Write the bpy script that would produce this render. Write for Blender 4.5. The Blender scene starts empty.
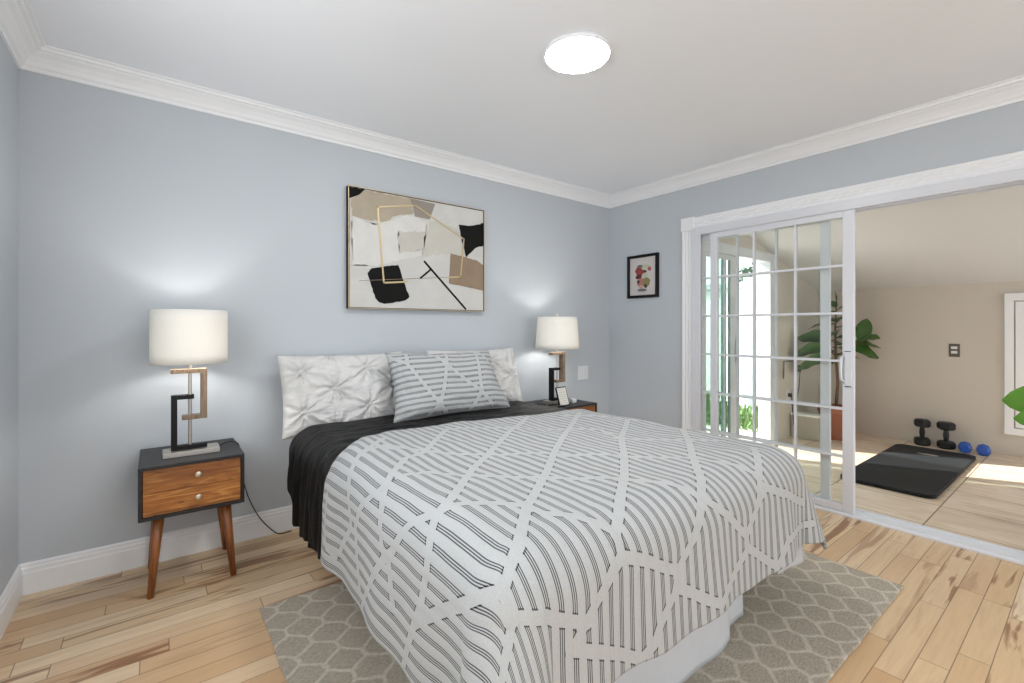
import bpy, bmesh, math, random
import numpy as np
from mathutils import Vector, Matrix, noise

random.seed(7)
C = bpy.context.scene.collection
SC = bpy.context.scene
PI = math.pi

# ------------------------------------------------------------------ camera
cam_d = bpy.data.cameras.new('camera')
cam = bpy.data.objects.new('camera', cam_d); C.objects.link(cam)
cam_d.sensor_fit = 'HORIZONTAL'; cam_d.sensor_width = 36.0
cam_d.lens = 462.1 / 1024 * 36.0
cam_d.shift_y = -14.3 / 1024
cam_d.clip_start = 0.05; cam_d.clip_end = 200
cam.location = (0, 0, 1.195)
cam.rotation_euler = (PI / 2, 0, -0.6583)
SC.camera = cam

# ------------------------------------------------------------------ world, sun, colour management
SKY = 3.3
w = bpy.data.worlds.new('daylight'); SC.world = w; w.use_nodes = True
bg = w.node_tree.nodes['Background']
bg.inputs[0].default_value = (0.93, 0.97, 1.0, 1); bg.inputs[1].default_value = SKY
SC.view_settings.view_transform = 'Standard'; SC.view_settings.look = 'None'
SC.view_settings.gamma = 1; SC.view_settings.use_curve_mapping = False
SC.view_settings.exposure = 0.34
SC.cycles.use_denoising = True
SC.cycles.max_bounces = 10; SC.cycles.diffuse_bounces = 6; SC.cycles.transparent_max_bounces = 24
SC.cycles.sample_clamp_indirect = 6.0
SC.cycles.caustics_reflective = False; SC.cycles.caustics_refractive = False

sun_d = bpy.data.lights.new('sun', 'SUN'); sun_d.energy = 9.0; sun_d.angle = math.radians(0.6)
sun_d.color = (1.0, 0.95, 0.86)
sun = bpy.data.objects.new('sun', sun_d); C.objects.link(sun)
sun.rotation_euler = Vector((0.52, -1.0, -0.80)).to_track_quat('-Z', 'Y').to_euler()
sun.location = (1, 8, 6)

def window_light(name, loc, rot, sx, sy, portal=True, power=0, color=(1, 1, 1)):
    d = bpy.data.lights.new(name, 'AREA'); d.shape = 'RECTANGLE'; d.size = sx; d.size_y = sy
    d.energy = power; d.color = color
    if portal: d.cycles.is_portal = True
    o = bpy.data.objects.new(name, d); C.objects.link(o)
    o.location = loc; o.rotation_euler = rot
    return o
# portals sample the sky; side, rear and sunroom windows are added for brightness
window_light('daylight_added_side_window', (-0.60, 0.95, 1.50), (0, -PI / 2, 0), 1.2, 1.9)
window_light('daylight_added_rear_window', (1.5, -3.32, 1.08), (PI / 2, 0, 0), 2.3, 2.1)
window_light('daylight_garden_door', (4.31, 2.30, 0.95), (-PI / 2, 0, 0), 1.4, 1.86)
window_light('daylight_added_sunroom_window', (5.0, -2.32, 1.0), (PI / 2, 0, 0), 2.4, 1.5)

# ------------------------------------------------------------------ node helpers
def srgb(r, g, b):
    f = lambda c: (c / 255 / 12.92) if c / 255 <= 0.04045 else ((c / 255 + 0.055) / 1.055) ** 2.4
    return (f(r), f(g), f(b), 1.0)

class G:
    """small node-graph writer"""
    def __init__(s, name):
        s.m = bpy.data.materials.new(name); s.m.use_nodes = True
        s.t = s.m.node_tree; s.n = s.t.nodes; s.l = s.t.links
        s.b = s.n['Principled BSDF']; s.out = s.n['Material Output']
    def put(s, sock, v):
        if isinstance(v, bpy.types.NodeSocket): s.l.new(v, sock)
        else: sock.default_value = v
    def math(s, op, a, b=0.0, c=0.0):
        k = s.n.new('ShaderNodeMath'); k.operation = op
        s.put(k.inputs[0], a); s.put(k.inputs[1], b); s.put(k.inputs[2], c)
        return k.outputs[0]
    def obj(s):
        return s.n.new('ShaderNodeTexCoord').outputs['Object']
    def xyz(s, v=None):
        k = s.n.new('ShaderNodeSeparateXYZ'); s.l.new(v or s.obj(), k.inputs[0]); return k.outputs
    def comb(s, x=0.0, y=0.0, z=0.0):
        k = s.n.new('ShaderNodeCombineXYZ')
        for i, v in enumerate((x, y, z)): s.put(k.inputs[i], v)
        return k.outputs[0]
    def noise(s, vec, scale, detail=2.0, rough=0.5, dist=0.0):
        k = s.n.new('ShaderNodeTexNoise'); s.l.new(vec, k.inputs['Vector'])
        k.inputs['Scale'].default_value = scale; k.inputs['Detail'].default_value = detail
        k.inputs['Roughness'].default_value = rough; k.inputs['Distortion'].default_value = dist
        return k.outputs['Fac']
    def white(s, vec):
        k = s.n.new('ShaderNodeTexWhiteNoise'); k.noise_dimensions = '3D'; s.l.new(vec, k.inputs['Vector'])
        return k.outputs['Value']
    def voronoi(s, vec, scale, feature='F1', rnd=1.0, dims='3D'):
        k = s.n.new('ShaderNodeTexVoronoi'); k.voronoi_dimensions = dims; k.feature = feature
        s.l.new(vec, k.inputs['Vector']); k.inputs['Scale'].default_value = scale
        k.inputs['Randomness'].default_value = rnd
        return k.outputs['Distance']
    def ramp(s, fac, stops, interp='LINEAR'):
        k = s.n.new('ShaderNodeValToRGB'); k.color_ramp.interpolation = interp
        el = k.color_ramp.elements
        while len(el) < len(stops): el.new(0.5)
        for e, (p, c) in zip(el, stops): e.position = p; e.color = c
        s.put(k.inputs[0], fac); return k.outputs[0]
    def maprange(s, v, a, b, c=0.0, d=1.0):
        k = s.n.new('ShaderNodeMapRange'); s.put(k.inputs[0], v)
        for i, q in enumerate((a, b, c, d)): k.inputs[i + 1].default_value = q
        return k.outputs[0]
    def mix(s, f, a, b, mode='MIX'):
        k = s.n.new('ShaderNodeMix'); k.data_type = 'RGBA'; k.blend_type = mode
        s.put(k.inputs[0], f); s.put(k.inputs[6], a); s.put(k.inputs[7], b)
        return k.outputs[2]
    def bump(s, h, strength=0.3, dist=0.01, prev=None):
        k = s.n.new('ShaderNodeBump'); s.l.new(h, k.inputs['Height'])
        k.inputs['Strength'].default_value = strength; k.inputs['Distance'].default_value = dist
        if prev is not None: s.l.new(prev, k.inputs['Normal'])
        return k.outputs[0]
    def attr(s, name):
        k = s.n.new('ShaderNodeAttribute'); k.attribute_name = name; return k.outputs['Fac']
    def done(s, color=None, rough=None, metal=None, normal=None, **kw):
        if color is not None: s.put(s.b.inputs['Base Color'], color)
        if rough is not None: s.put(s.b.inputs['Roughness'], rough)
        if metal is not None: s.b.inputs['Metallic'].default_value = metal
        if normal is not None: s.l.new(normal, s.b.inputs['Normal'])
        for k, v in kw.items(): s.put(s.b.inputs[k.replace('_', ' ')], v)
        return s.m

def plain(name, col, rough=0.5, metal=0.0, var=0.04, scale=30, bump=0.0, **kw):
    g = G(name); o = g.obj()
    n = g.noise(o, scale, 3)
    c2 = tuple(max(0, c * (1 - var * 2)) for c in col[:3]) + (1,)
    c = g.mix(n, c2, col)
    nm = g.bump(n, bump, 0.002) if bump else None
    return g.done(c, rough, metal, nm, **kw)

# ------------------------------------------------------------------ materials
M = {}
def wall_paint(name, col):
    g = G(name); o = g.obj()
    n = g.noise(o, 2.2, 4, 0.6); f = g.noise(o, 60, 2)
    c = g.mix(g.maprange(n, 0.3, 0.7, 0, 0.06), col, (col[0] * 0.8, col[1] * 0.8, col[2] * 0.8, 1))
    return g.done(c, 0.55, 0, g.bump(g.math('ADD', g.math('MULTIPLY', n, 0.6), g.math('MULTIPLY', f, 0.15)), 0.12, 0.01))
M['wall'] = wall_paint('grey_blue_wall_paint', srgb(191, 197, 203))
M['beige'] = wall_paint('beige_wall_paint', srgb(208, 199, 188))
M['ceiling'] = wall_paint('ceiling_paint', srgb(240, 243, 248))
M['sun_ceiling'] = wall_paint('sunroom_ceiling_paint', srgb(222, 222, 222))
M['trim'] = plain('white_trim_paint', srgb(240, 241, 243), 0.35, var=0.01)
M['vinyl'] = plain('white_vinyl', srgb(218, 220, 226), 0.3, var=0.01)
M['black_paint'] = plain('satin_black_paint', srgb(21, 22, 25), 0.45, var=0.1)
M['black_metal'] = plain('matte_black_metal', srgb(13, 12, 12), 0.5, 0.0, Specular_IOR_Level=0.25)
M['silver'] = plain('brushed_silver', srgb(196, 190, 182), 0.35, 0.75, var=0.06, scale=80)
M['bronze_wood'] = None
M['cord'] = plain('black_cord', srgb(24, 24, 26), 0.5)
M['ext_white'] = plain('white_stucco', srgb(240, 240, 238), 0.8, bump=0.2)
M['concrete'] = plain('pale_concrete', srgb(214, 208, 200), 0.8, var=0.08, scale=8, bump=0.2)
M['grass'] = plain('grass', srgb(120, 156, 96), 0.9, var=0.3, scale=60, bump=0.5)
M['plastic_white'] = plain('white_plastic', srgb(226, 228, 230), 0.35, var=0.01)
M['sheet'] = plain('white_sheet', srgb(225, 226, 228), 0.8, var=0.03, bump=0.15)
M['skirt'] = plain('pale_grey_skirt', srgb(206, 208, 212), 0.85, var=0.04, bump=0.2)

def hardwood():
    g = G('hickory_plank_floor'); x, y, z = g.xyz()
    W = 0.085
    row = g.math('FLOOR', g.math('DIVIDE', y, W))
    fy = g.math('FRACT', g.math('DIVIDE', y, W))
    r1 = g.white(g.comb(row, 3.7, 0))
    xo = g.math('ADD', x, g.math('MULTIPLY', r1, 5.0))
    L = g.math('ADD', 0.55, g.math('MULTIPLY', g.white(g.comb(row, 9.1, 2)), 0.55))
    xl = g.math('DIVIDE', xo, L)
    cell = g.math('FLOOR', xl); fx = g.math('FRACT', xl)
    rnd = g.white(g.comb(row, cell, 1.3)); rnd2 = g.white(g.comb(row, cell, 7.7))
    base = g.ramp(rnd, [(0.0, srgb(214, 183, 143)), (0.22, srgb(228, 203, 166)), (0.42, srgb(208, 175, 136)),
                        (0.60, srgb(234, 213, 182)), (0.76, srgb(202, 165, 124)), (0.9, srgb(224, 195, 155)), (1.0, srgb(170, 125, 87))])
    gv = g.comb(g.math('MULTIPLY', x, 1.3), g.math('MULTIPLY', y, 16.0), g.math('MULTIPLY', rnd, 30.0))
    grain = g.noise(gv, 3.2, 5, 0.6, 0.6)
    gv2 = g.comb(g.math('MULTIPLY', x, 0.8), g.math('MULTIPLY', y, 9.0), g.math('MULTIPLY', rnd2, 50.0))
    streak = g.noise(gv2, 1.9, 3, 0.5, 1.2)
    heart = g.math('MULTIPLY', g.maprange(streak, 0.53, 0.62), g.maprange(rnd2, 0.35, 0.7))
    c = g.mix(g.maprange(grain, 0.3, 0.75, 0, 0.45), base, srgb(190, 152, 114))
    c = g.mix(g.math('MULTIPLY', heart, 0.8), c, srgb(132, 84, 50))
    kn = g.voronoi(g.comb(g.math('MULTIPLY', x, 1.0), g.math('MULTIPLY', y, 1.9), 0.0), 3.1, 'F1')
    c = g.mix(g.maprange(kn, 0.0, 0.06, 0.7, 0.0), c, srgb(84, 54, 34))
    e1 = g.math('MINIMUM', fy, g.math('SUBTRACT', 1.0, fy))
    e2 = g.math('MULTIPLY', g.math('MINIMUM', fx, g.math('SUBTRACT', 1.0, fx)), g.math('DIVIDE', L, W))
    e = g.math('MINIMUM', e1, e2)
    gap = g.maprange(e, 0.008, 0.028, 1.0, 0.0)
    c = g.mix(g.math('MULTIPLY', gap, 0.7), c, srgb(92, 62, 40))
    nm = g.bump(g.math('SUBTRACT', g.math('MULTIPLY', grain, 0.15), gap), 0.25, 0.002)
    return g.done(c, g.maprange(grain, 0, 1, 0.32, 0.5), 0, nm)
M['floor'] = hardwood()

def tile_floor():
    g = G('travertine_tile_floor'); x, y, z = g.xyz()
    T = 0.46; TY = 0.60
    ty = g.math('DIVIDE', g.math('SUBTRACT', y, 0.69 - 6), TY)
    row = g.math('FLOOR', ty)
    tx = g.math('DIVIDE', g.math('ADD', g.math('SUBTRACT', x, 4.155 - 9.2 ), g.math('MULTIPLY', g.math('MODULO', row, 2.0), 0.0)), T)
    fx = g.math('FRACT', tx); fy = g.math('FRACT', ty)
    cid = g.comb(g.math('FLOOR', tx), row, 0.4)
    rnd = g.white(cid)
    v = g.comb(g.math('MULTIPLY', x, 6.0), g.math('MULTIPLY', y, 1.6), g.math('MULTIPLY', rnd, 20.0))
    n = g.noise(v, 1.6, 6, 0.65, 0.8)
    c = g.ramp(n, [(0.25, srgb(194, 170, 146)), (0.5, srgb(222, 204, 184)), (0.75, srgb(236, 224, 210))])
    c = g.mix(g.math('MULTIPLY', rnd, 0.25), c, srgb(184, 158, 128))
    ex = g.math('MULTIPLY', g.math('MINIMUM', fx, g.math('SUBTRACT', 1.0, fx)), T)
    ey = g.math('MULTIPLY', g.math('MINIMUM', fy, g.math('SUBTRACT', 1.0, fy)), TY)
    gap = g.maprange(g.math('MINIMUM', ex, ey), 0.0025, 0.005, 1.0, 0.0)
    c = g.mix(gap, c, srgb(128, 108, 88))
    return g.done(c, 0.45, 0, g.bump(g.math('SUBTRACT', n, gap), 0.2, 0.002))
M['tile'] = tile_floor()

def rug_mat():
    g = G('trellis_rug_pile'); x, y, z = g.xyz()
    wob = g.noise(g.obj(), 14, 3)
    wx = g.math('ADD', x, g.math('MULTIPLY', g.math('SUBTRACT', wob, 0.5), 0.035))
    wy = g.math('ADD', y, g.math('MULTIPLY', g.math('SUBTRACT', g.noise(g.comb(y, x, 4.0), 9, 2), 0.5), 0.03))
    W, Hh = 0.135, 0.185
    a = g.math('DIVIDE', wx, W); b = g.math('DIVIDE', wy, Hh)
    def cell(o):
        qx = g.math('SUBTRACT', g.math('FRACT', g.math('ADD', a, o)), 0.5); qy = g.math('SUBTRACT', g.math('FRACT', g.math('ADD', b, o)), 0.5)
        X = g.math('MULTIPLY', qx, W); Y = g.math('MULTIPLY', qy, Hh)
        return g.math('SQRT', g.math('ADD', g.math('MULTIPLY', X, X), g.math('MULTIPLY', Y, Y))), g.math('ABSOLUTE', X)
    dA, xA = cell(0.0); dB, xB = cell(0.5)
    near = g.math('LESS_THAN', dA, dB)
    xn = g.math('ADD', g.math('MULTIPLY', xA, near), g.math('MULTIPLY', xB, g.math('SUBTRACT', 1.0, near)))
    d = g.math('MINIMUM', g.math('MULTIPLY', g.math('ABSOLUTE', g.math('SUBTRACT', dA, dB)), 0.62), g.math('SUBTRACT', W / 2, xn))
    line = g.maprange(d, 0.004, 0.012, 1.0, 0.0)
    pile = g.maprange(g.noise(g.comb(g.math('MULTIPLY', x, 0.8), g.math('MULTIPLY', y, 2.2), 0.0), 75, 4, 0.75), 0.3, 0.7)
    pile = g.math('ADD', g.math('MULTIPLY', pile, 0.75), g.math('MULTIPLY', g.noise(g.comb(g.math('MULTIPLY', x, 0.7), y, 0.0), 22, 3, 0.7), 0.3))
    dark = g.mix(pile, srgb(132, 119, 100), srgb(212, 201, 182))
    lite = g.mix(pile, srgb(172, 161, 142), srgb(238, 230, 215))
    c = g.mix(line, dark, lite)
    h = g.math('ADD', pile, g.math('MULTIPLY', line, 0.8))
    return g.done(c, 0.95, 0, g.bump(h, 0.8, 0.006), Sheen_Weight=0.15)
M['rug'] = rug_mat()

def wood(name, c1, c2, c3, axis='x', stripes=0.0):
    g = G(name); x, y, z = g.xyz()
    if axis == 'x': v = g.comb(g.math('MULTIPLY', x, 1.6), g.math('MULTIPLY', y, 14.0), g.math('MULTIPLY', z, 16.0))
    else: v = g.comb(g.math('MULTIPLY', x, 14.0), g.math('MULTIPLY', y, 14.0), g.math('MULTIPLY', z, 1.6))
    n = g.noise(v, 2.6, 5, 0.6, 1.4)
    col = g.ramp(n, [(0.28, c1), (0.5, c2), (0.72, c3)])
    if stripes:
        band = g.white(g.comb(g.math('FLOOR', g.math('DIVIDE', g.math('ADD', z, g.math('MULTIPLY', g.noise(v, 0.5, 2), 0.02)), stripes)), 2.0, 5.0))
        col = g.mix(g.math('MULTIPLY', band, 0.65), col, c1)
        kn = g.voronoi(g.comb(g.math('MULTIPLY', x, 0.8), 0.0, g.math('MULTIPLY', z, 2.0)), 9.0, 'F1')
        col = g.mix(g.maprange(kn, 0.04, 0.13, 0.8, 0.0), col, srgb(60, 34, 18))
    return g.done(col, 0.38, 0, g.bump(n, 0.1, 0.001))
M['acacia'] = wood('acacia_wood', srgb(98, 52, 22), srgb(168, 104, 46), srgb(214, 158, 84), 'x', 0.028)
M['leg_wood'] = wood('stained_leg_wood', srgb(92, 50, 24), srgb(140, 84, 44), srgb(168, 106, 58), 'z')
M['lamp_wood'] = wood('weathered_brown_wood', srgb(92, 76, 60), srgb(128, 106, 84), srgb(150, 128, 104), 'z')

def shade_mat():
    g = G('linen_lamp_shade'); o = g.obj()
    x, y, z = g.xyz(o)
    n = g.noise(g.comb(g.math('MULTIPLY', x, 60.0), g.math('MULTIPLY', y, 60.0), g.math('MULTIPLY', z, 160.0)), 3, 2)
    c = g.mix(n, srgb(236, 233, 226), srgb(248, 246, 240))
    dif = g.n.new('ShaderNodeBsdfDiffuse'); tr = g.n.new('ShaderNodeBsdfTranslucent'); mx = g.n.new('ShaderNodeMixShader')
    g.l.new(c, dif.inputs[0]); g.l.new(c, tr.inputs[0]); mx.inputs[0].default_value = 0.13
    g.l.new(dif.outputs[0], mx.inputs[1]); g.l.new(tr.outputs[0], mx.inputs[2]); g.l.new(mx.outputs[0], g.out.inputs[0])
    return g.m
M['shade'] = shade_mat()

def glass_mat(name, tint=(0.97, 0.985, 0.975, 1), refl=0.8):
    g = G(name)
    tr = g.n.new('ShaderNodeBsdfTransparent'); gl = g.n.new('ShaderNodeBsdfGlossy'); mx = g.n.new('ShaderNodeMixShader')
    lw = g.n.new('ShaderNodeLayerWeight'); lw.inputs['Blend'].default_value = 0.5
    tr.inputs[0].default_value = tint; gl.inputs['Roughness'].default_value = 0.0
    g.l.new(g.math('MULTIPLY', g.math('ADD', 0.04, g.math('MULTIPLY', g.math('POWER', lw.outputs['Facing'], 5.0), 0.96)), refl), mx.inputs[0])
    g.l.new(tr.outputs[0], mx.inputs[1]); g.l.new(gl.outputs[0], mx.inputs[2]); g.l.new(mx.outputs[0], g.out.inputs[0])
    return g.m
M['glass'] = glass_mat('clear_window_glass')
M['glass_green'] = glass_mat('green_tinted_glass', (0.78, 0.85, 0.83, 1))

def emit(name, col, s):
    g = G(name); n = g.noise(g.obj(), 3, 1)
    return g.done(col, 0.5, 0, None, Emission_Color=g.mix(n, col, col), Emission_Strength=s)
M['diffuser'] = emit('lit_diffuser', (0.98, 0.99, 1.0, 1), 55.0)

# ------------------------------------------------------------------ mesh helpers
def BM(): return bmesh.new()

def add_box(bm, x0, x1, y0, y1, z0, z1):
    vs = [bm.verts.new((x, y, z)) for z in (z0, z1) for y in (y0, y1) for x in (x0, x1)]
    for f in ((0, 2, 3, 1), (4, 5, 7, 6), (0, 1, 5, 4), (2, 6, 7, 3), (1, 3, 7, 5), (0, 4, 6, 2)):
        bm.faces.new([vs[i] for i in f])
    return bm

def add_poly_prism(bm, pts, axis, a, b):
    """pts 2-D polygon; axis 'x','y','z' extruded from a to b"""
    def mk(p, t):
        if axis == 'x': return (t, p[0], p[1])
        if axis == 'y': return (p[0], t, p[1])
        return (p[0], p[1], t)
    A = [bm.verts.new(mk(p, a)) for p in pts]; B = [bm.verts.new(mk(p, b)) for p in pts]
    bm.faces.new(A); bm.faces.new(B[::-1]); n = len(pts)
    for i in range(n): bm.faces.new((A[i], B[i], B[(i + 1) % n], A[(i + 1) % n]))
    return bm

def add_tube(bm, path, r, seg=10, cap=True):
    path = [Vector(p) for p in path]; rs = r if isinstance(r, (list, tuple)) else [r] * len(path)
    rings = []; up = None
    for i, p in enumerate(path):
        t = (path[min(i + 1, len(path) - 1)] - path[max(i - 1, 0)]).normalized()
        if up is None:
            up = Vector((0, 0, 1)) if abs(t.z) < 0.9 else Vector((1, 0, 0))
        s = t.cross(up).normalized(); up = s.cross(t).normalized()
        rings.append([bm.verts.new(p + rs[i] * (math.cos(2 * PI * k / seg) * s + math.sin(2 * PI * k / seg) * up)) for k in range(seg)])
    for a, b in zip(rings, rings[1:]):
        for k in range(seg): bm.faces.new((a[k], a[(k + 1) % seg], b[(k + 1) % seg], b[k]))
    if cap: bm.faces.new(rings[0][::-1]); bm.faces.new(rings[-1])
    return bm

def add_lathe(bm, prof, cx=0, cy=0, seg=40, M4=None):
    rings = []
    for r, z in prof:
        if r < 1e-6: ring = [bm.verts.new((cx, cy, z))]
        else: ring = [bm.verts.new((cx + r * math.cos(2 * PI * k / seg), cy + r * math.sin(2 * PI * k / seg), z)) for k in range(seg)]
        rings.append(ring)
    for a, b in zip(rings, rings[1:]):
        for k in range(seg):
            k2 = (k + 1) % seg
            if len(a) == 1 and len(b) == 1: continue
            if len(a) == 1: bm.faces.new((a[0], b[k2], b[k]))
            elif len(b) == 1: bm.faces.new((a[k], a[k2], b[0]))
            else: bm.faces.new((a[k], a[k2], b[k2], b[k]))
    return bm

def add_run(bm, prof, wall, s0, s1, flat=False, m0=True, m1=True):
    """profile (d from wall, z) run along a wall; mitred by d at the ends.
    wall = ('y', 2.97, -1): the wall plane and the direction into the room"""
    ax, pos, sgn = wall
    rows = []
    for s, e in ((s0, 1 if m0 else 0), (s1, -1 if m1 else 0)):
        row = []
        for d, z in prof:
            q = s + e * d
            p = (q, pos + sgn * d, z) if ax == 'y' else (pos + sgn * d, q, z)
            row.append(bm.verts.new(p))
        rows.append(row)
    n = len(prof)
    for i in range(n): bm.faces.new((rows[0][i], rows[0][(i + 1) % n], rows[1][(i + 1) % n], rows[1][i]))
    bm.faces.new(rows[0]); bm.faces.new(rows[1][::-1])
    return bm

def obj(name, bm, mat, parent=None, bevel=0.0, smooth=False, world=True, seg=2):
    """link a bmesh as one mesh object; with world=True the bmesh is in world space and is moved into its parent's space"""
    bmesh.ops.recalc_face_normals(bm, faces=bm.faces)
    if parent is not None and world:
        bpy_m = chain(parent).inverted(); bmesh.ops.transform(bm, matrix=bpy_m, verts=bm.verts)
    me = bpy.data.meshes.new(name); bm.to_mesh(me); bm.free()
    me.materials.append(mat)
    o = bpy.data.objects.new(name, me); C.objects.link(o)
    if parent is not None: o.parent = parent
    if smooth:
        for p in me.polygons: p.use_smooth = True
    if bevel:
        b = o.modifiers.new('bevel', 'BEVEL'); b.width = bevel; b.segments = seg; b.limit_method = 'ANGLE'; b.angle_limit = math.radians(40)
    return o

def chain(o):
    m = Matrix.Identity(4)
    while o is not None:
        m = Matrix.LocRotScale(o.location, o.rotation_euler, o.scale) @ m; o = o.parent
    return m

def tag(o, label, cat, group=None, kind=None):
    o['label'] = label; o['category'] = cat
    if group: o['group'] = group
    if kind: o['kind'] = kind
    return o

def thing(name, loc, label, cat, group=None, rz=0.0):
    o = bpy.data.objects.new(name, None); C.objects.link(o); o.empty_display_size = 0.1
    o.location = loc; o.rotation_euler = (0, 0, rz)
    return tag(o, label, cat, group)

def copy_thing(root, loc, label, rz=None):
    """copy a thing with its parts and sub-parts; meshes are shared"""
    def rec(o, par):
        c = o.copy(); C.objects.link(c); c.parent = par
        for ch in list(o.children): rec(ch, c)
        return c
    r = rec(root, None); r.location = loc; r['label'] = label
    if rz is not None: r.rotation_euler = (0, 0, rz)
    return r

def struct(name, bm, mat, bevel=0.0, label=None, parent=None, smooth=False):
    o = obj(name, bm, mat, parent, bevel, smooth)
    if parent is None:
        o['kind'] = 'structure'; o['label'] = label; o['category'] = name.split('_')[0]
    return o

def struct_root(name, loc, label):
    o = bpy.data.objects.new(name, None); C.objects.link(o); o.location = loc
    o['kind'] = 'structure'; o['label'] = label; o['category'] = name.split('_')[0]
    return o

# ------------------------------------------------------------------ room shell
XL, XR, YB, YF, H = -0.48, 3.49, 2.97, -3.20, 2.44
struct('floor', add_box(BM(), XL - 0.1, XR + 0.085, YF - 0.1, YB + 0.1, -0.10, 0.0), M['floor'], label='light hickory plank floor of the bedroom')
struct('ceiling', add_box(BM(), XL - 0.1, XR + 0.11, YF - 0.1, YB + 0.1, H, H + 0.10), M['ceiling'], label='smooth white bedroom ceiling')
struct('wall_back', add_box(BM(), XL - 0.1, XR + 0.11, YB, YB + 0.1, 0.0, H), M['wall'], label='grey blue wall behind the bed')
bm = BM(); add_box(bm, XL - 0.1, XL, 1.90, YB, 0, H); add_box(bm, XL - 0.1, XL, YF - 0.1, 0.00, 0, H); add_box(bm, XL - 0.1, XL, 0.00, 1.90, 0, 0.90); add_box(bm, XL - 0.1, XL, 0.00, 1.90, 2.10, H)  # unseen window opening added to brighten the left side
struct('wall_left', bm, M['wall'], label='grey blue wall at the left edge')
bm = BM()
add_box(bm, XR, XR + 0.055, 2.07, YB, 0, H); add_box(bm, XR, XR + 0.055, 0.05, 2.07, 1.996, H); add_box(bm, XR, XR + 0.055, YF - 0.1, 0.05, 0, H)
struct('wall_right', bm, M['wall'], label='grey blue wall around the sliding door')
bm = BM()
add_box(bm, XR + 0.055, XR + 0.11, 2.07, 2.14, 0, H); add_box(bm, XR + 0.055, XR + 0.11, 0.05, 2.07, 1.996, H); add_box(bm, XR + 0.055, XR + 0.11, -3.3, 0.05, 0, H)
struct('wall_house_side', bm, M['beige'], label='beige sunroom side of the wall around the sliding door')
bm = BM()
add_box(bm, XL, 0.35, YF - 0.1, YF, 0, H); add_box(bm, 2.65, XR, YF - 0.1, YF, 0, H)
add_box(bm, 0.35, 2.65, YF - 0.1, YF, 0, 0.03); add_box(bm, 0.35, 2.65, YF - 0.1, YF, 2.13, H)  # wide opening added behind the camera to let in more daylight
struct('wall_front', bm, M['wall'], label='grey blue wall with an added wide window behind the viewer')

BASE = [(0, 0), (0.016, 0), (0.016, 0.096), (0.013, 0.102), (0.013, 0.116), (0.009, 0.122), (0.009, 0.132), (0.004, 0.14), (0, 0.14)]
struct('baseboard_back', add_run(BM(), BASE, ('y', YB, -1), XL, XR), M['trim'], 0.0015, 'white stepped baseboard under the back wall')
struct('baseboard_left', add_run(BM(), BASE, ('x', XL, 1), YF, YB), M['trim'], 0.0015, 'white stepped baseboard under the left wall')
struct('baseboard_right', add_run(BM(), BASE, ('x', XR, -1), 2.18, YB, m0=False), M['trim'], 0.0015, 'white stepped baseboard between the door casing and the corner')
CR = [(0, H - 0.095), (0.010, H - 0.095), (0.013, H - 0.082), (0.022, H - 0.074), (0.030, H - 0.058), (0.047, H - 0.038), (0.066, H - 0.026),
      (0.070, H - 0.020), (0.082, H - 0.018), (0.086, H - 0.006), (0.098, H - 0.005), (0.100, H), (0, H)]
struct('trim_1', add_run(BM(), CR, ('y', YB, -1), XL, XR), M['trim'], 0, 'white crown molding above the back wall')
struct('trim_2', add_run(BM(), CR, ('x', XL, 1), YF, YB), M['trim'], 0, 'white crown molding above the left wall')
struct('trim_3', add_run(BM(), CR, ('x', XR, -1), YF, YB), M['trim'], 0, 'white crown molding above the sliding door wall')

# door casing: fluted legs and head with a plain corner block
def fluted(w0, w1, n=3, t=0.022):
    """profile across a casing from w0 to w1: (across, thickness)"""
    pts = [(w0, 0), (w0, t * 0.8), (w0 + 0.006, t)]
    m = 0.014; step = (w1 - w0 - 2 * m) / n
    for i in range(n):
        a = w0 + m + i * step
        pts += [(a, t), (a + step * 0.25, t - 0.005), (a + step * 0.55, t - 0.005), (a + step * 0.8, t)]
    pts += [(w1 - 0.006, t), (w1, t * 0.8), (w1, 0)]
    return pts
bm = BM(); add_poly_prism(bm, [(XR - t, q) for q, t in fluted(2.075, 2.178)], 'z', 0.0, 1.985)
bm2 = BM(); add_box(bm2, XR - 0.028, XR, 2.068, 2.183, 1.985, 2.094)
struct('trim_4', bm, M['trim'], 0, 'white fluted casing leg left of the sliding door')
struct('trim_5', bm2, M['trim'], 0.003, 'white plain corner block at the top left of the door casing')
bm = BM(); add_poly_prism(bm, [(XR - t, q) for q, t in fluted(1.996, 2.088)], 'y', 0.0, 2.068)
for v in bm.verts: v.co = Vector((v.co.x, v.co.y, v.co.z))
struct('trim_6', bm, M['trim'], 0, 'white fluted head casing over the sliding door')

# door unit frame (jambs, head, track)
root = struct_root('door_1', (3.51, 1.0, 0), 'white frame and floor track of the wide sliding door opening')
bm = BM(); add_box(bm, 3.45, 3.60, 2.035, 2.075, 0, 1.996); add_box(bm, 3.451, 3.461, 2.003, 2.036, 0.0, 1.951)
obj('door_jamb', bm, M['vinyl'], root, 0.002)
bm = BM(); add_box(bm, 3.45, 3.60, 0.05, 0.12, 0, 1.996)
obj('door_jamb', bm, M['vinyl'], root, 0.002)
bm = BM(); add_box(bm, 3.45, 3.60, 0.12, 2.035, 1.952, 1.996); add_box(bm, 3.45, 3.458, 0.12, 2.035, 1.936, 1.952)
add_box(bm, 3.496, 3.503, 0.12, 2.035, 1.932, 1.952); add_box(bm, 3.57, 3.60, 0.12, 2.035, 1.936, 1.952)
obj('door_head', bm, M['vinyl'], root, 0.0015)
bm = BM(); add_poly_prism(bm, [(3.448, 0), (3.448, 0.010), (3.456, 0.020), (3.462, 0.020), (3.463, 0.012), (3.585, 0.012), (3.587, 0.020), (3.60, 0.020), (3.60, 0)], 'y', 0.12, 2.035)
obj('floor_track', bm, M['vinyl'], root)

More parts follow.
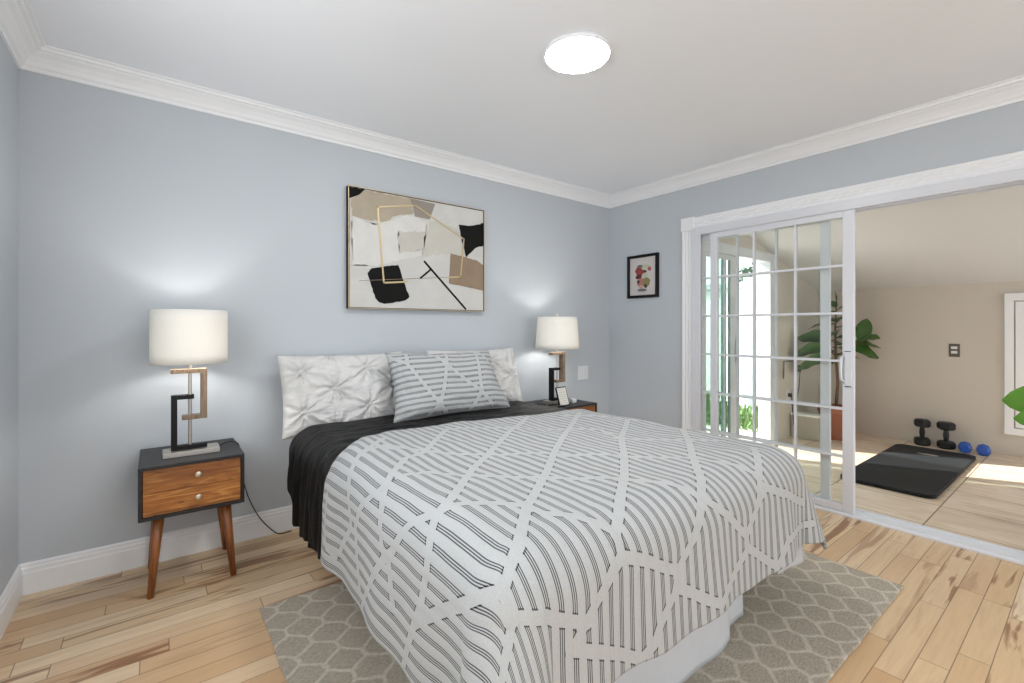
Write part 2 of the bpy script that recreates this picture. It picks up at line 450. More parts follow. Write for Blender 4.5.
def slider(name, label, y0, y1, ls, rs, xf, handle):
    """grid door panel: y from y0 to y1 (left is +y); stile widths ls (left, +y) and rs"""
    z0, z1 = 0.022, 1.940; bz, tz = 0.066, 1.893
    t = 0.030
    r = struct_root(name, (xf + t / 2, (y0 + y1) / 2, 0), label)
    bm = BM(); add_box(bm, xf, xf + t, y0, y0 + rs, z0, z1); add_box(bm, xf, xf + t, y1 - ls, y1, z0, z1)
    add_box(bm, xf, xf + t, y0 + rs, y1 - ls, z0, bz); add_box(bm, xf, xf + t, y0 + rs, y1 - ls, tz, z1)
    obj('panel_frame', bm, M['vinyl'], r, 0.003)
    ga, gb = y0 + rs, y1 - ls
    obj('glass_pane', add_box(BM(), xf + 0.012, xf + 0.016, ga - 0.004, gb + 0.004, bz - 0.004, tz + 0.004), M['glass'], r)
    mw = 0.0075
    bm = BM()
    for i in (1, 2):
        yc = ga + (gb - ga) * i / 3; add_box(bm, xf + 0.004, xf + 0.011, yc - mw, yc + mw, bz, tz)
        add_box(bm, xf + 0.017, xf + 0.024, yc - mw, yc + mw, bz, tz)
    for j in range(1, 6):
        zc = bz + (tz - bz) * j / 6; add_box(bm, xf + 0.0035, xf + 0.011, ga, gb, zc - mw, zc + mw)
        add_box(bm, xf + 0.017, xf + 0.0245, ga, gb, zc - mw, zc + mw)
    obj('muntin_grid', bm, M['vinyl'], r)
    if handle:
        h = obj('door_handle', add_box(BM(), xf - 0.010, xf, y0 + 0.010, y0 + 0.050, 0.82, 1.045), M['vinyl'], r, 0.004)
        bm = BM(); add_tube(bm, [(xf - 0.010, y0 + 0.052, 0.85), (xf - 0.032, y0 + 0.058, 0.865), (xf - 0.036, y0 + 0.060, 0.93), (xf - 0.032, y0 + 0.058, 1.0), (xf - 0.010, y0 + 0.052, 1.015)], 0.008, 8)
        obj('pull', bm, M['vinyl'], h, smooth=True)
        bm = BM()
        for z in (0.822, 1.043): add_box(bm, xf - 0.0115, xf - 0.009, y0 + 0.012, y0 + 0.045, z - 0.003, z + 0.001)
        obj('screw_cover', bm, M['black_metal'], h)
    return r
slider('door_2', 'white sliding door panel with glass grid and handle, pushed open to the left', 0.979, 1.925, 0.057, 0.062, 3.463, True)
slider('door_3', 'white fixed door panel with glass grid behind the sliding one', 1.125, 2.035, 0.020, 0.055, 3.508, False)

# ------------------------------------------------------------------ sunroom
SX, SY = 6.30, 2.14
def ceil_z(x): return 1.62 + 0.27 * (SX - x)
struct('floor_sunroom', add_box(BM(), 3.60, SX + 0.1, -2.3, SY, -0.10, 0.0), M['tile'], label='travertine tile floor of the sunroom')
bm = BM(); add_poly_prism(bm, [(3.545, ceil_z(3.545)), (SX + 0.15, ceil_z(SX + 0.15)), (SX + 0.15, ceil_z(SX + 0.15) + 0.1), (3.545, ceil_z(3.545) + 0.1)], 'y', -2.4, SY + 0.12)
struct('ceiling_sunroom', bm, M['sun_ceiling'], label='sloping cream ceiling of the sunroom')
struct('wall_far', add_box(BM(), SX, SX + 0.1, -2.3, SY + 0.1, 0, 1.75), M['beige'], label='beige far wall of the sunroom')
bm = BM()
add_poly_prism(bm, [(3.60, 1.88), (5.02, 1.88), (5.02, ceil_z(5.02) + 0.05), (3.60, ceil_z(3.60) + 0.05)], 'y', SY, SY + 0.1)
add_poly_prism(bm, [(5.02, 0), (SX, 0), (SX, ceil_z(SX) + 0.05), (5.02, ceil_z(5.02) + 0.05)], 'y', SY, SY + 0.1)
struct('wall_garden_side', bm, M['beige'], label='beige sunroom wall with the garden door')
bm = BM()
add_poly_prism(bm, [(3.60, 0), (3.9, 0), (3.9, ceil_z(3.9) + 0.05), (3.60, ceil_z(3.60) + 0.05)], 'y', -2.3, -2.2)
add_poly_prism(bm, [(6.1, 0), (SX, 0), (SX, ceil_z(SX) + 0.05), (6.1, ceil_z(6.1) + 0.05)], 'y', -2.3, -2.2)
add_box(bm, 3.9, 6.1, -2.3, -2.2, 0, 0.25)  # out-of-view window opening added to brighten the sunroom
add_poly_prism(bm, [(3.9, 1.62), (6.1, 1.62), (6.1, ceil_z(6.1) + 0.05), (3.9, ceil_z(3.9) + 0.05)], 'y', -2.3, -2.2)
struct('wall_right_end', bm, M['beige'], label='beige right end wall of the sunroom with an added window')
# garden door: casing, tinted panes, stile, threshold
root = struct_root('door_4', (4.3, SY + 0.05, 0), 'garden door of the sunroom with green tinted glass, half open')
bm = BM(); add_box(bm, 5.02, 5.13, SY - 0.02, SY, 0, 1.95); add_box(bm, 4.98, 5.02, SY - 0.02, SY + 0.1, 0, 1.95)
add_box(bm, 3.60, 4.98, SY - 0.02, SY + 0.1, 1.86, 1.95); add_box(bm, 3.60, 4.98, SY, SY + 0.12, 0.0, 0.03)
obj('door_frame', bm, M['vinyl'], root, 0.003)
bm = BM(); add_box(bm, 4.25, 4.36, SY + 0.02, SY + 0.05, 0.03, 1.86); add_box(bm, 3.60, 4.25, SY + 0.02, SY + 0.05, 0.03, 0.10); add_box(bm, 3.60, 4.25, SY + 0.02, SY + 0.05, 1.82, 1.86)
add_box(bm, 4.135, 4.155, SY + 0.02, SY + 0.05, 0.10, 1.82)
obj('panel_frame', bm, M['vinyl'], root, 0.003)
obj('glass_pane', add_box(BM(), 3.60, 4.25, SY + 0.033, SY + 0.037, 0.10, 1.82), M['glass_green'], root)
bm = BM(); add_box(bm, 4.20, 4.245, SY + 0.06, SY + 0.09, 0.03, 1.86)
obj('panel_frame', bm, plain('dark_green_frame', srgb(74, 104, 96), 0.4), root, 0.002)
obj('glass_pane', add_box(BM(), 3.60, 4.20, SY + 0.073, SY + 0.077, 0.03, 1.86), M['glass_green'], root)
bm = BM(); add_box(bm, 4.335, 4.355, SY - 0.01, SY + 0.02, 0.86, 1.08)
obj('door_handle', bm, M['silver'], root, 0.004)
# low plinth board along sunroom walls
struct('baseboard_far', add_box(BM(), SX - 0.008, SX, -2.2, SY, 0, 0.03), M['beige'], 0, 'thin beige base strip under the sunroom far wall')

# window with shutter on the far wall
root = struct_root('window_1', (SX, 0.25, 0.9), 'white framed shuttered window on the sunroom far wall')
bm = BM()
add_box(bm, SX - 0.03, SX, 0.54, 0.60, 0.22, 1.50); add_box(bm, SX - 0.03, SX, -0.46, -0.40, 0.22, 1.50)
add_box(bm, SX - 0.035, SX, -0.46, 0.60, 1.44, 1.51); add_box(bm, SX - 0.035, SX, -0.46, 0.60, 0.20, 0.26)
obj('window_frame', bm, M['trim'], root, 0.003)
bm = BM()
for y0 in (-0.39, 0.075):
    add_box(bm, SX - 0.022, SX - 0.006, y0, y0 + 0.05, 0.27, 1.43); add_box(bm, SX - 0.022, SX - 0.006, y0 + 0.405, y0 + 0.455, 0.27, 1.43)
    add_box(bm, SX - 0.022, SX - 0.006, y0 + 0.05, y0 + 0.405, 0.27, 0.35); add_box(bm, SX - 0.022, SX - 0.006, y0 + 0.05, y0 + 0.405, 1.35, 1.43)
    add_box(bm, SX - 0.014, SX - 0.002, y0 + 0.05, y0 + 0.405, 0.35, 1.35)
obj('window_panel', bm, M['trim'], root, 0.002)

# ------------------------------------------------------------------ outdoors seen through the garden door, plus an unseen sun blocker
struct('ground', add_box(BM(), 3.0, 16, SY + 0.1, 14, -0.25, -0.06), M['concrete'], label='pale concrete patio outside the garden door')
struct('wall_garden', add_box(add_box(BM(), 7.2, 7.35, 3.36, 7.5, -0.06, 1.80), 7.2, 7.6, 2.45, 3.30, -0.06, 2.7), M['ext_white'], 0.01, 'sunlit white garden wall beyond the garden door')
struct('wall_house_return', add_box(BM(), 2.9, 3.62, 3.07, 3.25, -0.06, 2.7), M['ext_white'], 0.01, 'unseen white wall added outside the sunroom to block sun')  # added out of view to keep direct sun off the tinted panes
bm = BM(); add_box(bm, 7.1, 7.45, 3.40, 7.5, 1.80, 1.89)
struct('trim_7', bm, plain('grey_wall_cap', srgb(176, 184, 188), 0.6), 0.006, 'pale grey cap along the top of the white garden wall')
bm = BM(); add_box(bm, 7.06, 7.2, 3.30, 3.40, -0.06, 1.95)
struct('column', bm, plain('pale_blue_render', srgb(196, 208, 220), 0.7), 0.006, 'pale blue pier standing against the white garden wall')
bm = BM()
for i in range(1500):
    x = random.uniform(5.6, 7.0); y = random.uniform(2.55, 5.6)
    h = random.uniform(0.02, 0.09) + (0.14 if y > 3.7 else 0); a = random.uniform(0, PI); dx, dy = 0.02 * math.cos(a), 0.02 * math.sin(a)
    lx, ly = random.uniform(-.05, .05), random.uniform(-.05, .05)
    v = [bm.verts.new(p) for p in ((x - dx, y - dy, -0.06), (x + dx, y + dy, -0.06), (x + lx + dx * .5, y + ly + dy * .5, h * .7), (x + 1.5 * lx, y + 1.5 * ly, h))]
    bm.faces.new(v)
tag(obj('grass_border', bm, M['grass']), 'green planting strip growing along the foot of the garden wall', 'grass', kind='stuff')

def leaf(bm, base, dirv, L, W, droop=0.2, fold=0.15, tilt=0.0, tipw=0.6):
    """obovate leaf with a midrib fold; dirv gives direction, droops along its length"""
    d = Vector(dirv).normalized(); up = Vector((0, 0, 1))
    s = d.cross(up)
    if s.length < 1e-3: s = Vector((1, 0, 0))
    s.normalize(); n = s.cross(d).normalized()
    if tilt: R = Matrix.Rotation(tilt, 3, d); s = R @ s; n = R @ n
    K = 9; rows = []
    for i in range(K + 1):
        t = i / K
        wdt = W * (math.sin(PI * min(1, t ** 0.8 * 0.98 + 0.02)) ** 0.7) * (0.75 + 0.45 * t) if 0 < t < 1 else 0.004
        c = Vector(base) + d * (L * t) - n * 0 + Vector((0, 0, -droop * L * t * t))
        wv = 0.04 * W * math.sin(t * 14)
        rows.append((bm.verts.new(c - s * wdt / 2 + n * (fold * wdt + wv)), bm.verts.new(c - s * wdt / 4 + n * fold * wdt * 0.35), bm.verts.new(c),
                     bm.verts.new(c + s * wdt / 4 + n * fold * wdt * 0.35), bm.verts.new(c + s * wdt / 2 + n * (fold * wdt - wv))))
    for a, b in zip(rows, rows[1:]):
        for k in range(4): bm.faces.new((a[k], a[k + 1], b[k + 1], b[k]))

def leaf_mat(name, c1, c2):
    g = G(name); o = g.obj(); n = g.noise(o, 7, 3); n2 = g.noise(o, 60, 2)
    c = g.mix(n, c1, c2)
    return g.done(c, 0.35, 0, g.bump(n2, 0.15, 0.003))
M['fig'] = leaf_mat('fig_leaf', srgb(44, 78, 36), srgb(84, 122, 52))
M['fig_bright'] = leaf_mat('bright_fig_leaf', srgb(86, 150, 52), srgb(126, 190, 78))
M['bark'] = plain('brown_bark', srgb(122, 88, 60), 0.8, var=0.2, bump=0.4)
M['terracotta'] = plain('terracotta', srgb(168, 104, 78), 0.75, var=0.12, scale=20, bump=0.2)
M['soil'] = plain('dark_soil', srgb(52, 40, 32), 0.95, var=0.3, scale=90, bump=0.6)
M['tree'] = leaf_mat('tree_leaf', srgb(46, 74, 62), srgb(88, 118, 92))

# tree above the garden wall
root = thing('garden_tree', (13.6, 6.0, -0.06), 'dark green tree rising behind the white garden wall', 'tree')
bm = BM(); add_tube(bm, [(13.6, 6.0, -0.06), (13.65, 6.05, 1.0), (13.6, 6.0, 1.9)], [0.10, 0.08, 0.05], 8); obj('trunk', bm, M['bark'], root, smooth=True)
bm = BM(); rr = random.Random(3)
for i in range(700):
    a = rr.uniform(0, 2 * PI); e = rr.uniform(-1, 1); q = rr.uniform(0.5, 1) ** 0.5
    c = Vector((13.6, 6.0, 2.35)) + Vector((math.cos(a) * 0.75 * q * math.sqrt(1 - e * e), math.sin(a) * 0.75 * q * math.sqrt(1 - e * e), 0.75 * e * q))
    leaf(bm, c, (rr.uniform(-1, 1), rr.uniform(-1, 1), rr.uniform(-.6, .6)), 0.2, 0.12)
obj('crown', bm, M['tree'], root)

# potted fiddle leaf fig by the garden-side wall
fx_, fy_ = 5.80, 1.80
root = thing('potted_fig', (fx_, fy_, 0), 'tall fiddle leaf fig in a terracotta pot behind the sliding door', 'plant')
bm = BM(); add_lathe(bm, [(0.0, 0.0), (0.115, 0.0), (0.125, 0.02), (0.155, 0.28), (0.168, 0.285), (0.172, 0.345), (0.158, 0.35), (0.148, 0.30), (0.0, 0.30)], fx_, fy_, 32)
pot = obj('pot', bm, M['terracotta'], root, smooth=True, bevel=0.002)
bm = BM(); add_lathe(bm, [(0.0, 0.335), (0.08, 0.33), (0.148, 0.318)], fx_, fy_, 24); obj('soil', bm, M['soil'], pot)
bm = BM(); add_tube(bm, [(fx_, fy_, 0.32), (fx_ + 0.015, fy_ - 0.01, 0.6), (fx_ - 0.01, fy_, 0.9), (fx_ + 0.01, fy_ + 0.01, 1.2), (fx_, fy_, 1.42)], [0.017, 0.015, 0.013, 0.010, 0.006], 8)
obj('stem', bm, M['bark'], root, smooth=True)
bm = BM(); rr = random.Random(11)
for i in range(17):
    z = 0.82 + 0.62 * i / 17; a = i * 2.4 + 0.5
    L = rr.uniform(0.20, 0.29) * (1.0 if z < 1.25 else 0.72)
    up = rr.uniform(-0.1, 0.45) + (0.5 if z > 1.3 else 0)
    leaf(bm, (fx_, fy_, z), (math.cos(a), math.sin(a), up), L, L * 0.62, 0.35, 0.12, rr.uniform(-.4, .4))
# leaves reaching right past the stile and left into the grid, as in the photograph
RT, LT = Vector((0.79, -0.61, 0)), Vector((-0.79, 0.61, 0))
def reach(o, s, up, L, t=0.0, dr=0.25): leaf(bm, Vector((fx_, fy_, 0)) + o, s + Vector((0, 0, up)), L, L * 0.6, dr, 0.12, t)
reach(RT * 0.16 + Vector((0, 0, 0.98)), RT, -0.15, 0.30, 1.0)
reach(RT * 0.20 + Vector((0, 0, 1.02)), RT, 0.05, 0.28, 0.5)
reach(RT * 0.26 + Vector((0, 0, 1.04)), RT * 0.3, 1.0, 0.26, 0.9, 0.0)
reach(RT * 0.25 + Vector((0, 0, 1.05)), RT, 0.35, 0.24, -0.6)
reach(LT * 0.10 + Vector((0, 0, 1.05)), LT, 0.35, 0.34, 0.8)
reach(LT * 0.12 + Vector((0, 0, 0.95)), LT, 0.1, 0.34, 0.9)
reach(LT * 0.10 + Vector((0, 0, 0.85)), LT, -0.1, 0.32, 1.0)
reach(Vector((0, 0, 1.42)), Vector((0.1, 0.1, 0)), 1.0, 0.16, 1.2, 0.0)
obj('foliage', bm, M['fig'], root, smooth=True)
bm = BM()
for e in ((RT * 0.30 + Vector((0, 0, 1.04))), (LT * 0.14 + Vector((0, 0, 0.98)))):
    add_tube(bm, [(fx_, fy_, 0.88), Vector((fx_, fy_, 0)) + e * 0.5 + Vector((0, 0, 0.46)), Vector((fx_, fy_, 0)) + e], 0.006, 6)
obj('branch', bm, M['bark'], root, smooth=True)

# bright green plant at the right edge
px_, py_ = 4.25, 0.02
root = thing('potted_plant', (px_, py_, 0), 'bright green broad-leaved plant at the right edge of the sunroom', 'plant')
bm = BM(); add_lathe(bm, [(0.0, 0.0), (0.10, 0.0), (0.13, 0.24), (0.14, 0.25), (0.14, 0.28), (0.125, 0.28), (0.12, 0.25), (0, 0.25)], px_, py_, 28)
pot = obj('pot', bm, M['terracotta'], root, smooth=True)
bm = BM(); add_lathe(bm, [(0.0, 0.262), (0.12, 0.258)], px_, py_, 20); obj('soil', bm, M['soil'], pot)
bm = BM(); add_tube(bm, [(px_, py_, 0.26), (px_ + 0.01, py_, 0.5), (px_, py_ + 0.01, 0.85)], [0.012, 0.010, 0.006], 8); obj('stem', bm, M['bark'], root, smooth=True)
bm = BM()
W1 = Vector((-0.79 * 0.6, 0.61 + 0.25, 0)).normalized()
leaf(bm, Vector((px_, py_ + 0.08, 0.765)), (-0.25, 1, -0.02), 0.32, 0.22, 0.06, 0.06, 1.35)
leaf(bm, Vector((px_ + 0.02, py_ + 0.08, 0.655)), (-0.2, 1, 0.0), 0.27, 0.18, 0.10, 0.06, 1.3)
for i in range(8):
    a = -2.2 + i * 0.55; leaf(bm, (px_, py_, 0.55 + 0.04 * i), (math.cos(a), math.sin(a) * 0.8, 0.3), 0.24, 0.14, 0.3, 0.1, 0.2)
obj('foliage', bm, M['fig_bright'], root, smooth=True)
bm = BM()
add_tube(bm, [(px_, py_, 0.60), (px_, py_ + 0.06, 0.72), (px_, py_ + 0.09, 0.765)], 0.004, 6); add_tube(bm, [(px_, py_, 0.55), (px_, py_ + 0.06, 0.61), (px_ + 0.02, py_ + 0.09, 0.655)], 0.004, 6)
obj('petiole', bm, M['bark'], root, smooth=True)

# exercise mat
def rounded_rect(x0, x1, y0, y1, r, n=6):
    pts = []
    for cx, cy, a0 in ((x1 - r, y1 - r, 0), (x0 + r, y1 - r, PI / 2), (x0 + r, y0 + r, PI), (x1 - r, y0 + r, 1.5 * PI)):
        for i in range(n + 1):
            a = a0 + PI / 2 * i / n; pts.append((cx + r * math.cos(a), cy + r * math.sin(a)))
    return pts
def mat_mat():
    g = G('black_foam_mat'); x, y, z = g.xyz()
    band = g.math('MULTIPLY', g.maprange(x, 0.18, 0.24), g.maprange(x, 0.62, 0.66, 1.0, 0.0))  # lighter band is sun sheen painted into the mat colour
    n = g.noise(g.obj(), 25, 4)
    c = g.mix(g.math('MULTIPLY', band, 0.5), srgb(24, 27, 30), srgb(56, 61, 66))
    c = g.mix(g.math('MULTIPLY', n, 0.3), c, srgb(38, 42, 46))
    return g.done(c, 0.6, 0, g.bump(n, 0.1, 0.002), Specular_IOR_Level=0.25)
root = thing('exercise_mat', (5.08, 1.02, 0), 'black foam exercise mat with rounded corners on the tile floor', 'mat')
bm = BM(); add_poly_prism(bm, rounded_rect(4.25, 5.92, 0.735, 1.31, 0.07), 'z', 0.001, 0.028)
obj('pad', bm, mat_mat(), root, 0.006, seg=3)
bm = BM(); pts = [(5.60 + 0.028 * math.cos(a * PI / 12), 1.02 + 0.075 * math.sin(a * PI / 12)) for a in range(24)]
add_poly_prism(bm, pts, 'z', 0.028, 0.030); obj('oval_badge', bm, M['silver'], root)

# dumbbells
def hexhead(bm, z0, z1, r):
    pts = [(r * math.cos(PI / 3 * k + 0.3), r * math.sin(PI / 3 * k + 0.3)) for k in range(6)]
    k2 = 0.80; zm0 = z0 + (z1 - z0) * 0.22; zm1 = z1 - (z1 - z0) * 0.22
    rings = []
    for q, z in ((k2, z0), (1, zm0), (1, zm1), (k2, z1)): rings.append([bm.verts.new((p[0] * q, p[1] * q, z)) for p in pts])
    for a, b in zip(rings, rings[1:]):
        for k in range(6): bm.faces.new((a[k], a[(k + 1) % 6], b[(k + 1) % 6], b[k]))
    bm.faces.new(rings[0][::-1]); bm.faces.new(rings[-1])
M['rubber'] = plain('black_rubber', srgb(26, 27, 29), 0.5, var=0.1, bump=0.15, scale=120)
root = thing('dumbbell', (6.17, 1.165, 0), 'black hex dumbbell standing upright on the floor, left one of the pair', 'dumbbell', 'black dumbbells standing by the beige wall')
for z0, z1 in ((0.0, 0.075), (0.185, 0.26)):
    bm = BM(); hexhead(bm, z0, z1, 0.072); obj('weight_head', bm, M['rubber'], root, 0.004, world=False)
bm = BM(); add_lathe(bm, [(0.018, 0.07), (0.020, 0.10), (0.024, 0.13), (0.020, 0.16), (0.018, 0.19)], 0, 0, 16); obj('grip', bm, M['rubber'], root, smooth=True, world=False)
copy_thing(root, (6.17, 0.985, 0), 'black hex dumbbell standing upright on the floor, beside the blue ones', 0.2)
M['blue'] = plain('blue_vinyl', srgb(36, 84, 176), 0.35, var=0.05)
root = thing('dumbbell', (6.13, 0.845, 0.0), 'small blue dumbbell lying on the floor next to the black one', 'dumbbell', 'small blue dumbbells on the floor', 0.14)
R90 = Matrix.Rotation(PI / 2, 4, 'Y')
for z0, z1 in ((-0.065, -0.020), (0.020, 0.065)):
    bm = BM(); add_lathe(bm, [(0.0, z0), (0.030, z0), (0.046, z0 + 0.010), (0.050, z0 + 0.02), (0.050, z1 - 0.02), (0.046, z1 - 0.010), (0.030, z1), (0, z1)], 0, 0, 8)
    bmesh.ops.transform(bm, matrix=Matrix.Translation((0, 0, 0.0465)) @ R90, verts=bm.verts); obj('weight_head', bm, M['blue'], root, 0.003, world=False)
bm = BM(); add_lathe(bm, [(0.014, -0.04), (0.016, 0), (0.014, 0.04)], 0, 0, 14); bmesh.ops.transform(bm, matrix=Matrix.Translation((0, 0, 0.0465)) @ R90, verts=bm.verts)
obj('grip', bm, M['blue'], root, smooth=True, world=False)
copy_thing(root, (6.13, 0.72, 0), 'small blue dumbbell lying on the floor, the one nearer the white window', 0.12)

# switch plate on the far wall
root = thing('switch_plate', (SX, 0.95, 0.965), 'dark bronze switch plate with two pale switches on the beige wall', 'switch')
obj('plate', add_box(BM(), SX - 0.008, SX, 0.905, 0.985, 0.90, 1.03), plain('dark_bronze', srgb(96, 88, 74), 0.4, 0.3), root, 0.002)
for z in (0.945, 0.99): obj('toggle', add_box(BM(), SX - 0.014, SX - 0.008, 0.922, 0.968, z - 0.012, z + 0.014), M['plastic_white'], root, 0.002)

# storage box and wall hook with cable on the garden-side wall
root = thing('storage_box', (5.52, 1.97, 0), 'low grey beige storage box against the sunroom garden wall', 'box')
M['boxgrey'] = plain('grey_beige_laminate', srgb(186, 178, 166), 0.5)
obj('body', add_box(BM(), 5.50, 5.62, 1.86, 2.13, 0, 0.24), M['boxgrey'], root, 0.004); obj('lid', add_box(BM(), 5.49, 5.63, 1.85, 2.135, 0.24, 0.265), M['trim'], root, 0.004)
root = thing('wall_outlet', (5.44, SY, 0.45), 'small outlet with a hanging black cable on the sunroom garden wall', 'outlet')
obj('plate', add_box(BM(), 5.40, 5.48, SY - 0.007, SY, 0.40, 0.52), M['plastic_white'], root, 0.002)
obj('plug', add_box(BM(), 5.425, 5.455, SY - 0.04, SY - 0.007, 0.44, 0.48), M['cord'], root, 0.003)
bm = BM(); add_tube(bm, [(5.44, SY - 0.04, 0.45), (5.44, SY - 0.05, 0.30), (5.47, SY - 0.05, 0.14), (5.53, SY - 0.05, 0.10), (5.58, SY - 0.045, 0.18), (5.60, SY - 0.03, 0.40), (5.66, SY - 0.03, 0.52), (5.72, SY - 0.02, 0.72)], 0.005, 6)
obj('cable', bm, M['cord'], root, smooth=True)
root = thing('wall_frame', (5.43, SY, 0.74), 'thin grey open frame hanging on the sunroom garden wall', 'frame')
bm = BM(); add_tube(bm, [(5.31, SY - 0.012, 0.645), (5.32, SY - 0.012, 0.83), (5.55, SY - 0.012, 0.825)], 0.007, 6)
obj('rod', bm, plain('dark_grey_metal', srgb(110, 108, 104), 0.4, 0.4), root)
obj('bracket', add_box(BM(), 5.70, 5.73, SY - 0.03, SY, 0.70, 0.77), M['cord'], root, 0.003)

# ------------------------------------------------------------------ ceiling light
root = thing('ceiling_light', (1.515, 1.475, H), 'round flat white ceiling light, switched on', 'light')
bm = BM(); add_lathe(bm, [(0.0, H - 0.001), (0.150, H - 0.001), (0.152, H - 0.008), (0.149, H - 0.016), (0.144, H - 0.018), (0.144, H - 0.010), (0, H - 0.010)], 1.515, 1.475, 64)
obj('rim', bm, M['trim'], root, smooth=True)
bm = BM(); add_lathe(bm, [(0.0, H - 0.022), (0.08, H - 0.0215), (0.136, H - 0.0195), (0.143, H - 0.017), (0.1435, H - 0.011)], 1.515, 1.475, 64)
obj('diffuser', bm, M['diffuser'], root, smooth=True)

copy_thing(root, (1.505, -1.35, H), 'added second round white ceiling light for fill, unseen behind the viewer')  # extra fixture out of view, added as fill light
# ------------------------------------------------------------------ abstract painting
AX, AZ = 0.963, 1.315; AWD, AHT = 1.034, 0.775; YP = 2.932
def cream(name, col, var=0.11, sc=9):
    g = G(name); n = g.noise(g.obj(), sc, 5, 0.7, 0.8); n2 = g.noise(g.obj(), 3.5, 3, 0.6, 1.0)
    c = g.mix(g.math('MULTIPLY', n, var * 4), col, tuple(q * 0.72 for q in col[:3]) + (1,))
    c = g.mix(g.maprange(n2, 0.45, 0.65, 0, 0.35), c, tuple(min(1, q * 1.15) for q in col[:3]) + (1,))
    return g.done(c, 0.7, 0, g.bump(n, 0.3, 0.003), Specular_IOR_Level=0.2)
root = thing('abstract_painting', (AX + AWD / 2, YP, AZ), 'wide abstract painting in cream, tan and black above the bed', 'painting')
obj('canvas', add_box(BM(), AX + 0.008, AX + AWD - 0.008, YP, YP + 0.03, AZ + 0.008, AZ + AHT - 0.008), cream('cream_canvas', srgb(204, 203, 199)), root)
bm = BM()
add_box(bm, AX, AX + 0.008, YP - 0.004, YP + 0.037, AZ, AZ + AHT); add_box(bm, AX + AWD - 0.008, AX + AWD, YP - 0.004, YP + 0.037, AZ, AZ + AHT)
add_box(bm, AX, AX + AWD, YP - 0.004, YP + 0.037, AZ, AZ + 0.008); add_box(bm, AX, AX + AWD, YP - 0.004, YP + 0.037, AZ + AHT - 0.008, AZ + AHT)
obj('frame', bm, M['black_metal'], root, 0.001)
gold = plain('pale_gold', srgb(206, 186, 146), 0.35, 0.35, var=0.05)
bm = BM()
e = 0.004
add_box(bm, AX + 0.0005, AX + e, YP - 0.0055, YP - 0.004, AZ, AZ + AHT); add_box(bm, AX + AWD - e, AX + AWD, YP - 0.0055, YP - 0.004, AZ, AZ + AHT)
add_box(bm, AX, AX + AWD, YP - 0.0055, YP - 0.004, AZ, AZ + e); add_box(bm, AX, AX + AWD, YP - 0.0055, YP - 0.004, AZ + AHT - e, AZ + AHT)
obj('gold_edge', bm, gold, root)
def rough_poly(pts, jit, rr, close=True):
    out = []; n = len(pts)
    for i in range(n):
        a = Vector((pts[i][0], pts[i][1])); b = Vector((pts[(i + 1) % n][0], pts[(i + 1) % n][1]))
        k = max(1, int((b - a).length / 0.02))
        for j in range(k):
            p = a.lerp(b, j / k)
            if j: p += Vector((rr.uniform(-jit, jit), rr.uniform(-jit, jit)))
            p.x = min(max(p.x, 0.008), AWD - 0.008); p.y = min(max(p.y, 0.008), AHT - 0.008)
            out.append((p.x + AX, p.y + AZ))
    return out
rr = random.Random(5)
def patch(name, pts, mat, lay, jit=0.002, label=None):
    bm = BM(); add_poly_prism(bm, rough_poly(pts, jit, rr), 'y', YP - 0.0004 * lay, YP + 0.001)
    bmesh.ops.triangulate(bm, faces=[f for f in bm.faces if len(f.verts) > 4])
    o = obj(name, bm, mat, root)
    if label: o['label'] = label
    return o
TAN, GRY, WHT, BLK, BRN = cream('tan_paint', srgb(178, 167, 148)), cream('taupe_grey_paint', srgb(150, 142, 132)), cream('pale_white_paint', srgb(214, 213, 208)), cream('black_paint', srgb(12, 11, 10), 0.1), cream('brown_paint', srgb(146, 128, 108), 0.12)
LGT = cream('light_grey_paint', srgb(198, 195, 186), 0.12)
patch('painted_patch', [(.021, .579), (.176, .55), (.399, .642), (.554, .625), (.519, .375), (.176, .284), (.021, .271)], WHT, 1, .008)
patch('painted_patch', [(.571, .636), (.794, .601), (.872, .4), (.736, .412), (.519, .375)], LGT, 2, .008)
patch('painted_patch', [(.109, .763), (.424, .763), (.441, .656), (.334, .633), (.238, .577), (.101, .576), (.026, .587), (.021, .694), (.072, .727)], TAN, 3, .008, 'tan painted patch')
patch('painted_patch', [(.424, .763), (.613, .755), (.571, .639), (.458, .643)], GRY, 4, .001, 'taupe painted patch')
patch('painted_patch', [(.334, .526), (.536, .551), (.527, .423), (.342, .381)], LGT, 3, .008)
patch('painted_patch', [(.008, .767), (.109, .767), (.072, .727), (.045, .712), (.008, .694)], BLK, 5, .003, 'black painted patch in the corner')
patch('painted_patch', [(.809, .636), (.892, .637), (1.03, .676), (1.03, .502), (.952, .476), (.912, .438), (.872, .4), (.856, .457), (.832, .539)], BLK, 6, .004, 'ragged black painted patch')
patch('painted_patch', [(.74, .416), (.872, .4), (.973, .383), (1.03, .354), (1.03, .159), (.872, .18), (.727, .197)], BRN, 5, .002, 'brown painted patch')
patch('painted_patch', [(.124, .228), (.15, .262), (.334, .30), (.348, .27), (.374, .192), (.416, .086), (.383, .061), (.238, .034), (.200, .045), (.176, .07)], BLK, 6, .003, 'black painted patch low on the left')
def stroke(name, pts, wd, mat, lay):
    bm = BM()
    for (a, b), (c, d) in zip(pts, pts[1:]):
        v = Vector((c - a, d - b)); n = Vector((-v.y, v.x)).normalized() * wd / 2; t = v.normalized() * wd / 2
        q = [(a - t.x + n.x, b - t.y + n.y), (c + t.x + n.x, d + t.y + n.y), (c + t.x - n.x, d + t.y - n.y), (a - t.x - n.x, b - t.y - n.y)]
        add_poly_prism(bm, [(AX + p[0], AZ + p[1]) for p in q], 'y', YP - 0.0004 * lay, YP + 0.001)
    return obj(name, bm, mat, root)
stroke('painted_stroke', [(.532, .337), (.865, .018)], 0.014, BLK, 7)
